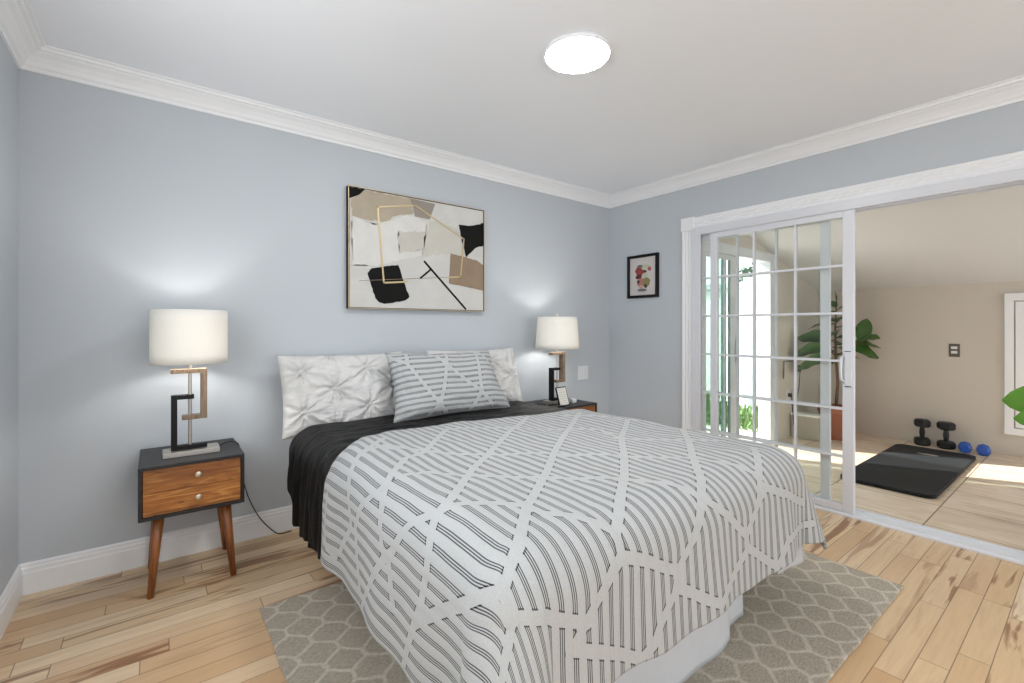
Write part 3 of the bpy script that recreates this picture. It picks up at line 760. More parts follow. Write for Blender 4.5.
stroke('painted_stroke', [(.575, .284), (.501, .223)], 0.012, BLK, 8)
stroke('painted_stroke', [(.072, .177), (.727, .243)], 0.003, BRN, 7)
stroke('gold_line', [(.192, .668), (.46, .719), (.852, .533), (.823, .25), (.72, .242)], 0.009, gold, 10)
stroke('gold_line', [(.192, .668), (.233, .173), (.40, .190)], 0.011, gold, 10)

# small framed picture on the right wall
root = thing('framed_picture', (3.49, 2.572, 1.46), 'small black framed picture of colourful paint blots on the right wall', 'picture')
bm = BM()
Y0, Y1, Z0, Z1 = 2.408, 2.738, 1.460, 1.848
for a, b, c, d in ((Y0, Y0 + .026, Z0, Z1), (Y1 - .026, Y1, Z0, Z1), (Y0 + .026, Y1 - .026, Z0, Z0 + .024), (Y0 + .026, Y1 - .026, Z1 - .024, Z1)): add_box(bm, 3.465, 3.49, a, b, c, d)
obj('frame', bm, M['black_metal'], root, 0.002)
obj('print', add_box(BM(), 3.478, 3.484, Y0 + .024, Y1 - .024, Z0 + .022, Z1 - .022), plain('warm_paper', srgb(206, 200, 198), 0.8), root)
cols = [srgb(160, 70, 66), srgb(96, 44, 44), srgb(196, 130, 120), srgb(150, 140, 88), srgb(206, 206, 180), srgb(60, 52, 48), srgb(190, 96, 92), srgb(120, 118, 122), srgb(212, 176, 156)]
blobs = [(2.600, 1.705, .055, .045, 0), (2.545, 1.735, .052, .030, 4), (2.615, 1.650, .035, .024, 1), (2.590, 1.600, .050, .040, 2), (2.535, 1.600, .040, .046, 3), (2.545, 1.695, .016, .012, 5), (2.500, 1.715, .018, .020, 6),
         (2.550, 1.660, .025, .026, 4), (2.540, 1.565, .016, .018, 5), (2.580, 1.530, .052, .014, 7), (2.618, 1.605, .014, .016, 5), (2.585, 1.560, .022, .018, 8), (2.600, 1.745, .030, .014, 7)]
bm_by = []; blotm = [plain('blot_paint', c, 0.7, var=0.2, scale=60) for c in cols]
for k, (y, z, a, b, ci) in enumerate(blobs):
    bm = BM(); bm_by.append((ci, bm)); rr = random.Random(k)
    pts = [(y + a * math.cos(t * PI / 9) * rr.uniform(.82, 1.1), z + b * math.sin(t * PI / 9) * rr.uniform(.82, 1.1)) for t in range(18)]
    add_poly_prism(bm, pts, 'x', 3.4778 - 0.0004 * (k + 1), 3.479)
for ci, bm in bm_by: obj('paint_blot', bm, blotm[ci], root)

# white switch on the back wall
root = thing('light_switch', (3.12, YB, 0.78), 'white light switch plate on the back wall near the corner', 'switch')
obj('plate', add_box(BM(), 3.056, 3.186, YB - 0.008, YB, 0.712, 0.838), M['plastic_white'], root, 0.002)
for x in (3.088, 3.154): obj('rocker', add_box(BM(), x - 0.018, x + 0.018, YB - 0.012, YB - 0.008, 0.742, 0.808), M['plastic_white'], root, 0.002)

# ------------------------------------------------------------------ nightstands
def make_nightstand(label):
    r = thing('nightstand', (0.143, 2.55, 0), label, 'nightstand', 'nightstands beside the bed')
    W2, D, z0, z1, t = 0.20, 0.40, 0.352, 0.587, 0.015
    bm = BM()
    add_box(bm, -W2, W2, 0, D, z1 - t, z1); add_box(bm, -W2, W2, 0, D, z0, z0 + t)
    add_box(bm, -W2, -W2 + t, 0, D, z0 + t, z1 - t); add_box(bm, W2 - t, W2, 0, D, z0 + t, z1 - t); add_box(bm, -W2 + t, W2 - t, D - t, D, z0 + t, z1 - t)
    obj('body', bm, M['black_paint'], r, 0.002, world=False)
    zm = (z0 + z1) / 2
    for a, b in ((z0 + t + 0.001, zm - 0.001), (zm + 0.001, z1 - t - 0.001)):
        d = obj('drawer', add_box(BM(), -W2 + t + 0.001, W2 - t - 0.001, 0.006, D - 0.03, a, b), M['acacia'], r, 0.0015, world=False)
        bm = BM(); add_lathe(bm, [(0, 0), (0.006, 0), (0.006, 0.008), (0.012, 0.012), (0.014, 0.018), (0.011, 0.023), (0, 0.024)], 0, 0, 20)
        zc = (a + b) / 2 + 0.004
        bmesh.ops.transform(bm, matrix=Matrix.Translation((0.015, 0.006, zc)) @ Matrix.Rotation(PI / 2, 4, 'X'), verts=bm.verts)
        obj('knob', bm, plain('knob_metal', srgb(214, 196, 172), 0.3, 0.6), d, smooth=True, world=False)
    for sx in (-1, 1):
        for y, yf in ((0.06, 0.04), (D - 0.06, D - 0.035)):
            bm = BM(); add_tube(bm, [(sx * 0.128, y, z0), (sx * 0.158, yf, 0.0)], [0.0225, 0.0125], 16)
            for v in bm.verts:
                if v.co.z < 0.03: v.co.z = 0.0
                elif v.co.z > z0 - 0.03: v.co.z = z0
            obj('leg', bm, M['leg_wood'], r, smooth=True, world=False)
    return r
ns = make_nightstand('black nightstand with two wood drawers on splayed legs, left of the bed')
copy_thing(ns, (2.615, 2.52, 0), 'black nightstand mostly hidden behind the bed, right of the bed')

# ------------------------------------------------------------------ table lamps
def make_lamp(label, r0, r1, finial=False):
    """r0 bottom shade radius, r1 top"""
    r = thing('table_lamp', (0.141, 2.715, 0.587), label, 'lamp', 'table lamps on the nightstands')
    obj('base_plate', add_box(BM(), -0.112, 0.112, -0.055, 0.055, 0, 0.024), M['silver'], r, 0.002, world=False)
    t = 0.024; d = 0.020
    bm = BM(); add_box(bm, -0.080, -0.080 + t, -d, d, 0.024, 0.284); add_box(bm, -0.080 + t, 0.010, -d, d, 0.284 - 0.020, 0.284); add_box(bm, -0.080 + t, 0.062, -d, d, 0.024, 0.044)
    obj('black_bracket', bm, M['black_metal'], r, 0.0015, world=False)
    bm = BM(); add_box(bm, 0.062 - 0.026, 0.062, -d - 0.004, d + 0.004, 0.166, 0.408); add_box(bm, -0.082, 0.036, -d - 0.004, d + 0.004, 0.388, 0.408); add_box(bm, -0.038, 0.036, -d - 0.004, d + 0.004, 0.166, 0.186)
    obj('wood_bracket', bm, M['lamp_wood'], r, 0.0015, world=False)
    bm = BM(); add_lathe(bm, [(0, 0.044), (0.0075, 0.044), (0.0075, 0.44), (0.012, 0.442), (0.012, 0.50), (0.004, 0.505), (0.004, 0.680), (0, 0.680)], -0.006, 0, 16)
    obj('rod', bm, M['silver'], r, smooth=False, world=False)
    bm = BM()
    for k in range(3):
        a = k * 2 * PI / 3 + 0.4; add_tube(bm, [(-0.006, 0, 0.676), (-0.006 + (r1 - 0.002) * math.cos(a), (r1 - 0.002) * math.sin(a), 0.676)], 0.002, 6)
    obj('shade_spider', bm, M['silver'], r, world=False)
    bm = BM(); zs = [0.436 + 0.254 * k / 6 for k in range(7)]
    prof = [(r0 + (r1 - r0) * k / 6, z) for k, z in enumerate(zs)]
    add_lathe(bm, prof, -0.006, 0, 64)
    sh = obj('lamp_shade', bm, M['shade'], r, smooth=True, world=False)
    so = sh.modifiers.new('solid', 'SOLIDIFY'); so.thickness = 0.0015; so.offset = -1
    if finial: bm = BM(); add_lathe(bm, [(0, 0.690), (0.006, 0.690), (0.004, 0.700), (0.010, 0.712), (0.006, 0.722), (0, 0.724)], -0.006, 0, 16); obj('finial', bm, M['silver'], r, smooth=True, world=False)
    return r
def bulb(x, y, z):
    d = bpy.data.lights.new('lamp_bulb', 'POINT'); d.energy = 3.8; d.color = (1.0, 0.97, 0.93); d.shadow_soft_size = 0.035
    o = bpy.data.objects.new('lamp_bulb', d); C.objects.link(o); o.location = (x, y, z)
make_lamp('silver based lamp with drum shade on the left nightstand', 0.155, 0.155)
make_lamp('silver based lamp with tapered shade on the right nightstand', 0.178, 0.158, True).location = (2.565, 2.715, 0.587)
bulb(0.165, 2.715, 1.125); bulb(2.595, 2.715, 1.125)
bm = BM(); pts = [(0.252, 2.76, 0.592), (0.30, 2.80, 0.60), (0.338, 2.80, 0.592), (0.352, 2.79, 0.56), (0.362, 2.80, 0.44), (0.40, 2.85, 0.28), (0.46, 2.89, 0.14), (0.53, 2.91, 0.04), (0.575, 2.92, 0.006), (0.64, 2.93, 0.005)]
cu = []
for i in range(len(pts) - 1):
    p0, p1, p2, p3 = [Vector(pts[min(max(i + k, 0), len(pts) - 1)]) for k in (-1, 0, 1, 2)]
    for j in range(6):
        t = j / 6; cu.append(0.5 * ((2 * p1) + (p2 - p0) * t + (2 * p0 - 5 * p1 + 4 * p2 - p3) * t * t + (3 * p1 - p0 - 3 * p2 + p3) * t ** 3))
add_tube(bm, cu, 0.0028, 8)
tag(obj('lamp_cord', bm, M['cord'], smooth=True), 'thin black cord running from the left lamp down to the floor', 'cord')

# things on the right nightstand
def page_mat():
    g = G('printed_page'); x, y, z = g.xyz()
    l = g.maprange(g.math('ABSOLUTE', g.math('SUBTRACT', g.math('FRACT', g.math('MULTIPLY', z, 62.0)), 0.5)), 0.12, 0.2, 1.0, 0.0)
    n = g.maprange(g.noise(g.comb(g.math('MULTIPLY', x, 60.0), 0.0, g.math('FLOOR', g.math('MULTIPLY', z, 62.0))), 3, 1), 0.42, 0.5)
    inside = g.maprange(g.math('ABSOLUTE', x), 0.038, 0.042, 1.0, 0.0)
    return g.done(g.mix(g.math('MULTIPLY', g.math('MULTIPLY', l, n), g.math('MULTIPLY', inside, 0.45)), srgb(226, 224, 216), srgb(120, 118, 112)), 0.6)
root = thing('photo_stand', (2.50, 2.565, 0.587), 'leaning black frame with a printed page on the right nightstand', 'frame', rz=0.1)
T = Matrix.Translation((0, 0, 0.002)) @ Matrix.Rotation(-0.30, 4, 'X')
bm = BM(); add_box(bm, -0.058, 0.058, 0, 0.010, 0, 0.150); bmesh.ops.transform(bm, matrix=T, verts=bm.verts); obj('frame', bm, M['black_metal'], root, 0.001, world=False)
bm = BM(); add_box(bm, -0.050, 0.050, -0.0012, 0.0, 0.008, 0.142); bmesh.ops.transform(bm, matrix=T, verts=bm.verts); obj('page', bm, page_mat(), root, world=False)
bm = BM(); add_box(bm, -0.015, 0.015, 0.058, 0.062, 0.0, 0.12); bmesh.ops.transform(bm, matrix=Matrix.Rotation(0.12, 4, 'X'), verts=bm.verts); obj('easel_leg', bm, M['black_metal'], root, world=False)
tag(obj('small_box', add_box(BM(), 2.650, 2.695, 2.63, 2.67, 0.5875, 0.618), M['plastic_white'], bevel=0.004), 'tiny white box beside the leaning frame on the right nightstand', 'box')
root = thing('notebook', (2.44, 2.56, 0.5875), 'dark closed notebook lying on the right nightstand', 'book')
obj('cover', add_box(BM(), 2.39, 2.475, 2.535, 2.645, 0.5875, 0.600), M['black_metal'], root, 0.002); obj('pages', add_box(BM(), 2.393, 2.4765, 2.543, 2.652, 0.590, 0.5975), M['sheet'], root)

# ------------------------------------------------------------------ rug
bm = BM(); rr = random.Random(2)
pts = [(x + rr.uniform(-.003, .003), y + rr.uniform(-.003, .003)) for x, y in
       [(0.35 + 2.36 * i / 30, 0.575) for i in range(31)] + [(2.71, 0.575 + 1.61 * i / 20) for i in range(1, 20)] + [(2.71 - 2.36 * i / 30, 2.185) for i in range(31)] + [(0.35, 2.185 - 1.61 * i / 20) for i in range(1, 20)]]
add_poly_prism(bm, pts, 'z', 0.0005, 0.014)
tag(obj('area_rug', bm, M['rug'], bevel=0.004), 'taupe area rug with a pale trellis pattern under the bed', 'rug')

# ------------------------------------------------------------------ bed
bed = thing('bed', (1.42, 1.92, 0), 'large bed with a pale skirt against the grey wall', 'bed')
obj('mattress', add_box(BM(), 0.67, 2.13, 0.90, 2.93, 0.37, 0.585), M['sheet'], bed, 0.05, seg=5)
obj('box_spring', add_box(BM(), 0.76, 2.13, 0.91, 2.93, 0.16, 0.368), M['sheet'], bed, 0.02)
for x in (0.80, 2.08):
    for y in (1.35, 2.85):
        obj('leg', add_box(BM(), x - 0.025, x + 0.025, y - 0.025, y + 0.025, 0.0145 if y < 2 else 0.0, 0.16), M['black_metal'], bed, 0.004)
def skirt(path, z0, z1, amp=0.012, freq=9, seed=1):
    """hanging cloth along a plan path"""
    bm = BM(); pts = []
    for (a, b), (c, d) in zip(path, path[1:]):
        n = max(2, int(math.hypot(c - a, d - b) / 0.012))
        for i in range(n): pts.append((a + (c - a) * i / n, b + (d - b) * i / n))
    pts.append(path[-1]); rows = []
    cx, cy = 1.4, 1.9; K = 14
    for k in range(K + 1):
        t = k / K; row = []
        for i, (x, y) in enumerate(pts):
            s = i * 0.012; wv = amp * t * (math.sin(s * freq + seed) + 0.5 * math.sin(s * freq * 2.3 + seed * 2))
            x0, y0 = pts[max(0, i - 2)]; x1, y1 = pts[min(len(pts) - 1, i + 2)]
            nx, ny = (y1 - y0), -(x1 - x0); l = math.hypot(nx, ny) or 1; nx, ny = nx / l, ny / l
            if nx * (x - cx) + ny * (y - cy) < 0: nx, ny = -nx, -ny
            zb = z0 + 0.006 * math.sin(s * 5 + seed)
            row.append(bm.verts.new((x + nx * (wv + 0.02 * t), y + ny * (wv + 0.02 * t), z1 + (zb - z1) * t)))
        rows.append(row)
    for a, b in zip(rows, rows[1:]):
        for i in range(len(a) - 1): bm.faces.new((a[i], a[i + 1], b[i + 1], b[i]))
    o = obj('bed_skirt', bm, M['skirt'], bed, smooth=True)
    s = o.modifiers.new('solid', 'SOLIDIFY'); s.thickness = 0.003
    return o
skirt([(0.74, 0.895), (1.72, 0.895)], 0.020, 0.37)
skirt([(1.715, 0.93), (1.90, 0.93)], 0.024, 0.37, 0.006, 14, 3)
skirt([(0.74, 0.93), (0.74, 2.90)], 0.020, 0.37, 0.003, 7, 2)
skirt([(2.14, 1.15), (2.14, 2.90)], 0.020, 0.37, 0.010, 7, 5)
skirt([(2.05, 0.875), (2.25, 0.835)], 0.165, 0.36, 0.010, 16, 1)

# draped cloth over the mattress
IX0, IX1, IY = 0.70, 2.09, 0.905      # where the flat top ends
def drape(a, b, top, R, flare=0.06, cflare=0.30, wave=0.02, seed=0.0, thick=0.0):
    """unfolded cloth coordinate (a along x, b along y) to space"""
    da = max(IX0 - a, 0.0) if a < IX0 else max(a - IX1, 0.0); sx = -1 if a < IX0 else 1
    db = max(IY - b, 0.0)
    rho = (da ** 5 + db ** 5) ** 0.2
    hy = math.hypot(da, db)
    cx = min(max(a, IX0), IX1); cy = max(b, IY)
    if rho < 1e-9: h = v = 0.0; ux = uy = 0.0; cor = 0
    else:
        ux, uy = sx * da / hy, -db / hy
        cor = 2 * (da / hy) * (db / hy)
        if rho < R * PI / 2: h = R * math.sin(rho / R); v = R * (1 - math.cos(rho / R))
        else:
            e = rho - R * PI / 2; fl = flare + cflare * cor
            h = R + fl * e; v = R + e * math.sqrt(1 - fl * fl)
    w_ = max(0.0, (v - 0.04)) * wave * 6
    s = b if da > db else a
    fold = math.sin(s * 11 + seed + 2.0 * math.sin(s * 3.1)) + 0.5 * math.sin(s * 23 + seed * 2) 
    h2 = h + w_ * fold * 0.35 * (1 - 0.85 * cor)
    z = top - v
    P = Vector((cx + ux * h2, cy + uy * h2, z))
    return P

def wrinkle(a, b, s=1.0):
    n = noise.noise(Vector((a * 3.1, b * 3.1, 1.7))) * 0.010 + noise.noise(Vector((a * 8 + 5, b * 6, 0.3))) * 0.006
    n += noise.noise(Vector((a * 22, b * 14, 3.3))) * 0.0022
    return n * s

def cloth(name, A, Bf, nA, nB, fn, mat, thick, sub=False, parent=None):
    """A: list of a values; Bf(a, t) gives b"""
    verts, uv = [], []
    for j in range(nB + 1):
        for i in range(nA + 1):
            a = A[0] + (A[1] - A[0]) * i / nA; b = Bf(a, j / nB); verts.append(fn(a, b)); uv.append((a, b))
    faces = [(j * (nA + 1) + i, j * (nA + 1) + i + 1, (j + 1) * (nA + 1) + i + 1, (j + 1) * (nA + 1) + i) for j in range(nB) for i in range(nA)]
    me = bpy.data.meshes.new(name); me.from_pydata([tuple(v) for v in verts], [], faces); me.update()
    me.materials.append(mat)
    for p in me.polygons: p.use_smooth = True
    o = bpy.data.objects.new(name, me); C.objects.link(o)
    if parent: o.parent = parent
    if thick:
        s = o.modifiers.new('solid', 'SOLIDIFY'); s.thickness = thick; s.offset = -1
        s.use_rim = True
    return o, np.array(uv)

# woven lattice of plain bands: nodes measured in unfolded cloth coordinates
def lat(i, j):
    K = {(0, 0): (1.59, 1.615), (0, 1): (1.265, 1.33), (0, 2): (1.06, 1.155), (0, 3): (.845, 1.0),
         (1, 0): (1.865, 1.485), (1, 1): (1.637, 1.29), (1, 2): (1.434, 1.12), (1, 3): (1.237, .955),
         (-1, 0): (1.328, 1.725), (-1, 1): (1.047, 1.49), (-1, 2): (.88, 1.36), (2, 1): (1.88, 1.155), (2, 2): (1.64, .96)}
    if (i, j) in K: return K[(i, j)]
    r = random.Random(i * 91 + j * 17 + 5)
    return (1.56 + .285 * i - .235 * j + r.uniform(-.03, .03), 1.62 - .13 * i - .19 * j + r.uniform(-.025, .025))
SEG = []
for i in range(-9, 10):
    for j in range(-9, 12):
        p = lat(i, j)
        if not (-0.2 < p[0] < 3.0 and 0.2 < p[1] < 2.6): continue
        q = lat(i + 1, j); r_ = lat(i, j + 1)
        SEG.append((p, q)); SEG.append((p, (r_[0] - 0.012, r_[1] + 0.004)))
# band lines of the comforter pattern in unfolded cloth metres
PAT = [[(1.149,2.024),(0.866,1.702),(0.777,1.683),(0.643,1.522),(0.606,1.51),(0.521,1.578)],[(0.783,1.903),(0.859,1.744),(0.935,1.648),(1.019,1.565),(1.142,1.471),(1.25,1.404),(1.288,1.305),(1.399,1.237),(1.485,1.135),(1.671,0.991),(1.68,0.919),(1.778,0.806)],[(0.668,1.493),(0.718,1.482),(0.773,1.483),(0.854,1.365),(0.935,1.275),(1.019,1.212),(1.073,1.144),(1.214,1.034),(1.26,0.977),(1.371,0.834),(1.393,0.806),(1.531,0.699)],[(0.831,2.02),(0.668,1.866),(0.612,1.802),(0.533,1.708),(0.457,1.669),(0.423,1.656),(0.339,1.745),(0.294,1.77)],[(0.482,1.932),(0.398,1.935),(0.315,1.91),(0.286,1.876),(0.275,1.799)],[(0.668,1.866),(0.758,1.899),(0.791,1.818)],[(0.685,1.178),(0.634,1.158),(0.579,1.229),(0.541,1.254),(0.487,1.288),(0.438,1.346),(0.364,1.409),(0.314,1.439),(0.251,1.492),(0.202,1.516)],[(0.643,1.522),(0.563,1.423),(0.508,1.381),(0.466,1.362),(0.449,1.311),(0.39,1.289),(0.339,1.268)],[(0.521,1.578),(0.445,1.612),(0.364,1.59),(0.316,1.57),(0.267,1.545)],[(0.634,1.158),(0.555,1.095),(0.516,1.082),(0.474,1.091),(0.415,1.103),(0.36,1.135)],[(0.634,1.158),(0.693,1.131),(0.786,1.073),(0.843,1.015),(0.843,0.953),(0.929,0.862),(0.976,0.811),(0.959,0.755),(1.059,0.716),(1.19,0.654),(1.196,0.597),(1.398,0.492)],[(0.907,1.41),(0.777,1.274),(0.685,1.178)],[(0.859,1.035),(0.688,0.865),(0.609,0.811),(0.575,0.789),(0.567,0.733),(0.499,0.676),(0.44,0.642)],[(0.36,1.135),(0.46,0.992),(0.533,0.876),(0.575,0.789)],[(0.567,0.733),(0.685,0.716),(0.799,0.659),(0.82,0.648)],[(0.36,1.135),(0.266,1.173),(0.196,1.193)],[(0.959,0.755),(0.912,0.733),(0.853,0.687),(0.811,0.651),(0.761,0.609)],[(0.769,0.609),(0.879,0.552),(1.005,0.482)],[(1.19,0.65),(1.165,0.597),(1.098,0.546),(1.067,0.499),(1.018,0.476)],[(2.004,1.929),(1.598,1.626),(1.274,1.37),(1.079,1.203),(0.862,1.031)],[(1.661,2.009),(1.344,1.769),(1.063,1.532),(0.907,1.41)],[(2.066,1.625),(1.71,1.385),(1.484,1.187),(1.271,1.015),(0.98,0.811)],[(2.11,1.322),(1.906,1.164),(1.666,0.997),(1.491,0.866),(1.393,0.806),(1.258,0.702),(1.19,0.654)],[(2.008,0.925),(1.785,0.8),(1.716,0.738),(1.6,0.647),(1.61,0.603),(1.488,0.541),(1.398,0.492)],[(1.531,0.699),(1.6,0.647)],[(1.716,0.738),(1.784,0.763),(1.92,0.712),(2.101,0.634)],[(1.61,0.603),(1.715,0.541),(1.818,0.48),(1.889,0.55),(2.162,0.546)],[(1.273,1.96),(1.497,1.787),(1.676,1.648),(1.774,1.569),(1.696,1.374),(1.867,1.186),(2.023,1.064)],[(1.149,2.024),(1.273,1.96)],[(1.847,1.936),(1.985,1.755),(2.121,1.521),(2.11,1.322)]]
SEG = [sg for sg in SEG if min(sg[0][0], sg[1][0]) > 2.16 or max(sg[0][1], sg[1][1]) < 0.47]
SEG += [(p, q) for l in PAT for p, q in zip(l, l[1:])]
SEGA = np.array(SEG)
def band_dist(uv, seg=SEGA):
    best = np.full(len(uv), 9.0)
    for (p, q) in seg:
        d = q - p; L2 = (d ** 2).sum()
        t = np.clip(((uv - p) @ d) / L2, 0, 1)
        dd = np.hypot(*(uv - (p + t[:, None] * d)).T)
        best = np.minimum(best, dd)
    return best
def set_attr(me, name, arr):
    at = me.attributes.new(name, 'FLOAT', 'POINT'); at.data.foreach_set('value', np.asarray(arr, dtype=np.float32))

def woven_mat(name, pitch=0.042, bandw=0.0165, lw=0.0016, gap=0.0062):
    g = G(name)
    a = g.attr('cloth_a'); bd = g.attr('band_distance')
    f = g.math('MULTIPLY', g.math('SUBTRACT', g.math('FRACT', g.math('DIVIDE', a, pitch)), 0.5), pitch)
    def lines(wd, soft):
        o = None
        for c in (-gap, 0.0, gap):
            k = g.maprange(g.math('ABSOLUTE', g.math('SUBTRACT', f, c)), wd, wd + soft, 1.0, 0.0)
            o = k if o is None else g.math('MAXIMUM', o, k)
        return o
    st = g.math('MULTIPLY', lines(lw * 0.75, 0.0006), g.maprange(bd, bandw, bandw + 0.0015))
    knot = g.math('MULTIPLY', lines(0.0023, 0.0006), g.math('MULTIPLY', g.maprange(bd, bandw - 0.002, bandw - 0.001), g.maprange(bd, bandw + 0.002, bandw + 0.003, 1.0, 0.0)))
    o = g.obj(); wv = g.noise(o, 260, 2, 0.6); w2 = g.noise(o, 900, 1)
    base = g.mix(wv, srgb(166, 168, 169), srgb(194, 196, 196))
    c = g.mix(g.math('MULTIPLY', st, 0.9), base, srgb(30, 30, 36))
    c = g.mix(knot, c, srgb(14, 14, 16))
    h = g.math('ADD', g.math('ADD', wv, g.math('MULTIPLY', w2, 0.4)), g.math('MULTIPLY', g.maprange(g.math('ABSOLUTE', f), 0.006, 0.016), 0.8))
    return g.done(c, 0.9, 0, g.bump(h, 0.35, 0.003), Sheen_Weight=0.1)
M['woven'] = woven_mat('white_cloth_with_black_stitched_stripes')

def head_b(a):
    pts = [(-0.2, 2.00), (0.2, 2.02), (0.42, 2.02), (0.55, 1.98), (0.66, 2.02), (0.78, 2.14), (0.96, 2.205), (1.26, 2.19), (1.8, 2.08), (2.2, 2.06), (3.0, 2.10)]
    return float(np.interp(a, [p[0] for p in pts], [p[1] for p in pts]))
D_FOOT, D_LEFT, D_RIGHT = 0.44, 0.49, 0.455
def comf(a, b):
    P = drape(a, b, 0.672, 0.13, 0.06, 0.26, 0.015, 0.7)
    d = abs(b - head_b(a)); P.z += wrinkle(a, b) - 0.010 * max(0, 1 - d / 0.05)
    return P
def comf_b(a, t):
    hb = head_b(a); fb = IY - D_FOOT
    return hb + (fb - hb) * t
co, uv = cloth('comforter', (IX0 - D_LEFT, IX1 + D_RIGHT), comf_b, 340, 250, comf, M['woven'], 0.014)
set_attr(co.data, 'cloth_a', uv[:, 0]); set_attr(co.data, 'band_distance', band_dist(uv))
tag(co, 'white comforter with black stitched stripes spread over the bed', 'comforter')

def velvet():
    g = G('black_velvet'); o = g.obj(); x, y, z = g.xyz(o)
    n = g.noise(g.comb(g.math('MULTIPLY', x, 6.0), g.math('MULTIPLY', y, 22.0), g.math('MULTIPLY', z, 2.0)), 2.0, 4, 0.7, 0.8)
    c = g.mix(g.maprange(n, 0.55, 0.75), srgb(4, 4, 4), srgb(30, 27, 26))
    return g.done(c, 0.5, 0, g.bump(n, 0.9, 0.016), Sheen_Weight=0.02, Specular_IOR_Level=0.22)
def thr(a, b):
    k = min(max((b - head_b(a)) / 0.12, 0.0), 1.0)
    R = 0.125 + 0.006 * k
    P = drape(a, b, 0.650 + 0.012 * k, R + 0.0, 0.02, 0.1, 0.0, 0.0)
    da = max(IX0 - a, 0)
    if da > 0.08:
        f = min(1, (da - 0.08) / 0.25)
        P.x -= f * (0.012 * math.sin(b * 46 + 1.0 + 3 * noise.noise(Vector((b * 5, a * 2, 0)))) + 0.006 * math.sin(b * 95)) * k - 0.0
        P.x -= 0.010 * k * f
    P.z += (noise.noise(Vector((a * 5, b * 12, 6))) * 0.012 + noise.noise(Vector((a * 9, b * 34, 2))) * 0.006) * (0.3 + 0.7 * k) * (1 if da < 0.3 else 0.3)
    return P
def thr_b(a, t):
    lo = head_b(a) - 0.10; hi = 2.66
    da = max(IX0 - a, 0)
    if da > 0.3: hi = 2.66 - (da - 0.3) * 0.9
    return lo + (hi - lo) * t
th, uv = cloth('throw_blanket', (IX0 - 0.525, IX1 + 0.36), thr_b, 220, 110, thr, velvet(), 0.010)
tag(th, 'black velvet throw blanket folded across the head of the bed', 'blanket')

# ------------------------------------------------------------------ pillows
def pillow(name, W_, H_, T_, center, lean, rz, mat, detail, seed, corner=0.035, nu=110, nv=80, sag=0.0, taper=0.0):
    """pillow standing on its long edge: local x along width, z up, y thickness"""
    def side(sgn):
        V = []
        for j in range(nv + 1):
            for i in range(nu + 1):
                u = -1 + 2 * i / nu; v = -1 + 2 * j / nv
                # edges bow inwards between the pointed corners
                x = u * (1 - taper * v) * (1 - corner * 1.4 * (1 - v * v) * abs(u) ** 3); z = v * (1 - corner * 2.0 * (1 - u * u) * abs(v) ** 3)
                e = max(0.0, (1 - u ** 4) * (1 - v ** 4)) ** 0.55
                V.append([x * W_ / 2, sgn * T_ / 2 * e, z * H_ / 2, u, v, e])
        return V
    verts, uvs = [], []
    nrow = nu + 1
    for sgn in (-1, 1):
        for x, y, z, u, v, e in side(sgn):
            d = detail(u, v, e, seed) if sgn < 0 else 0.3 * detail(u, v, e, seed + 3)
            y += sgn * d
            z -= sag * (1 - v) * 0.5 * e * 0.2
            verts.append(Vector((x, y, z))); uvs.append((u * W_ / 2, v * H_ / 2))
    n1 = (nu + 1) * (nv + 1); faces = []
    for s in (0, 1):
        for j in range(nv):
            for i in range(nu):
                a = s * n1 + j * nrow + i; q = (a, a + 1, a + nrow + 1, a + nrow)
                faces.append(q if s == 0 else q[::-1])
    Mx = Matrix.Rotation(rz, 4, 'Z') @ Matrix.Rotation(-lean, 4, 'X')
    me = bpy.data.meshes.new(name); me.from_pydata([tuple(Mx @ v) for v in verts], [], faces); me.update()
    bm = bmesh.new(); bm.from_mesh(me)
    me.materials.append(mat)
    for p in me.polygons: p.use_smooth = True
    set_attr(me, 'cloth_a', [q[1] + 3 for q in uvs])
    bm.free()
    o = bpy.data.objects.new(name, me); C.objects.link(o); o.location = center
    wd = o.modifiers.new('weld', 'WELD'); wd.merge_threshold = 0.0008
    return o, np.array(uvs)

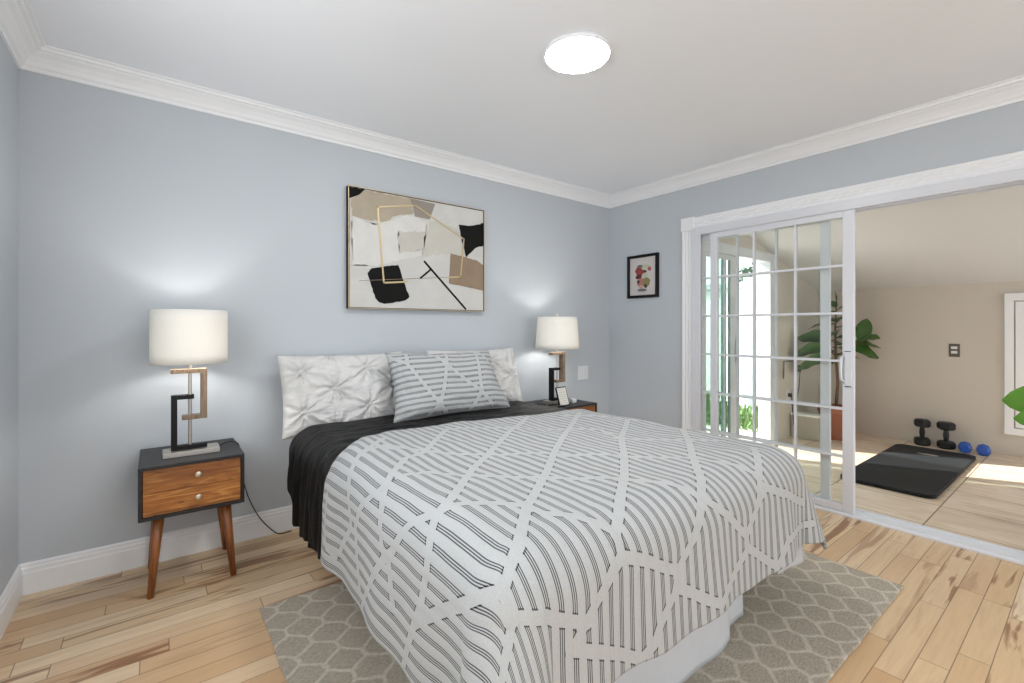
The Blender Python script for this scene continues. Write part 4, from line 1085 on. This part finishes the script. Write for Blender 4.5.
TUFT = [(-0.72, -0.45), (-0.25, 0.05), (-0.72, 0.5), (0.25, -0.45), (0.25, 0.55), (0.72, 0.05), (-0.25, -0.95), (0.75, -0.95), (0.75, 0.98), (-0.25, 0.98), (-1.15, 0.03)]
def pleats(u, v, e, s):
    d = 0.0; asp = 0.62
    near = 9
    for k, (a, b) in enumerate(TUFT):
        x = u - a; y = (v - b) * asp; r = math.hypot(x, y)
        if r > 0.55: continue
        th_ = math.atan2(y, x)
        d -= 0.024 * math.exp(-(r / 0.06) ** 2)
        rad = math.sin(th_ * 9 + k * 1.7 + 2.2 * noise.noise(Vector((x * 3, y * 3, k))))
        d += 0.013 * rad * math.exp(-(r / 0.26) ** 2) * min(1, r / 0.05)
        # pinch lines running along the diagonals
        for ang in (0.62, PI - 0.62):
            q = abs(-x * math.sin(ang) + y * math.cos(ang)); al = abs(x * math.cos(ang) + y * math.sin(ang))
            if al < 0.36: d += 0.012 * math.exp(-(q / 0.016) ** 2) * (1 - al / 0.36) - 0.006 * math.exp(-((q - 0.035) / 0.018) ** 2) * (1 - al / 0.36)
    d += 0.010 * noise.noise(Vector((u * 4, v * 3, s))) + 0.007 * noise.noise(Vector((u * 9, v * 26, s + 4)))
    return d * (0.15 + 0.85 * min(1, e * 1.4))
def soft(u, v, e, s):
    d = 0.016 * noise.noise(Vector((u * 2.4, v * 2.0, s))) + 0.006 * noise.noise(Vector((u * 7, v * 5, s + 2)))
    ed = max(abs(u), abs(v))
    d += 0.010 * noise.noise(Vector((u * 16, v * 12, s))) * max(0, (ed - 0.72) / 0.28)
    return d * (0.2 + 0.8 * min(1, e * 1.5))
M['sham'] = plain('white_cotton_sham', srgb(214, 213, 211), 0.88, var=0.04, scale=120, bump=0.15)
o, _ = pillow('pillow', 0.75, 0.47, 0.17, (0.915, 2.79, 0.812), 0.30, 0.0, M['sham'], pleats, 1.0)
tag(o, 'white pinch-pleated pillow leaning on the wall, at the left of the bed', 'pillow', 'pleated pillows against the wall')
o, _ = pillow('pillow', 0.75, 0.47, 0.17, (1.845, 2.79, 0.812), 0.30, 0.0, M['sham'], pleats, 5.0)
tag(o, 'white pinch-pleated pillow leaning on the wall, nearest the right lamp', 'pillow', 'pleated pillows against the wall')
M['woven_pillow'] = woven_mat('white_pillow_cloth_with_grey_stitched_stripes', 0.036, 0.015, 0.0013, 0.005)
o, uvs = pillow('pillow', 0.80, 0.45, 0.16, (1.475, 2.56, 0.842), 0.50, 0.0, M['woven_pillow'], soft, 9.0, corner=0.06, taper=0.05)
PS = np.array([((-.28, .22), (-.30, .12)), ((-.30, .12), (-.13, -.16)), ((-.16, .22), (-.03, .10)), ((-.13, -.16), (-.03, .10)), ((-.03, .10), (.0, .22)), ((-.03, .10), (.17, -.10)), ((.17, -.10), (.24, .22)),
               ((.17, -.10), (.08, -.22)), ((-.13, -.16), (-.08, -.22)), ((-.13, -.16), (-.2, -.22)), ((.17, -.10), (.24, -.20)), ((.24, .22), (.40, .0)), ((-.30, .12), (-.41, .2))])
set_attr(o.data, 'band_distance', band_dist(uvs, PS))
tag(o, 'striped pillow in the comforter pattern lying in front of the two pleated ones', 'pillow')
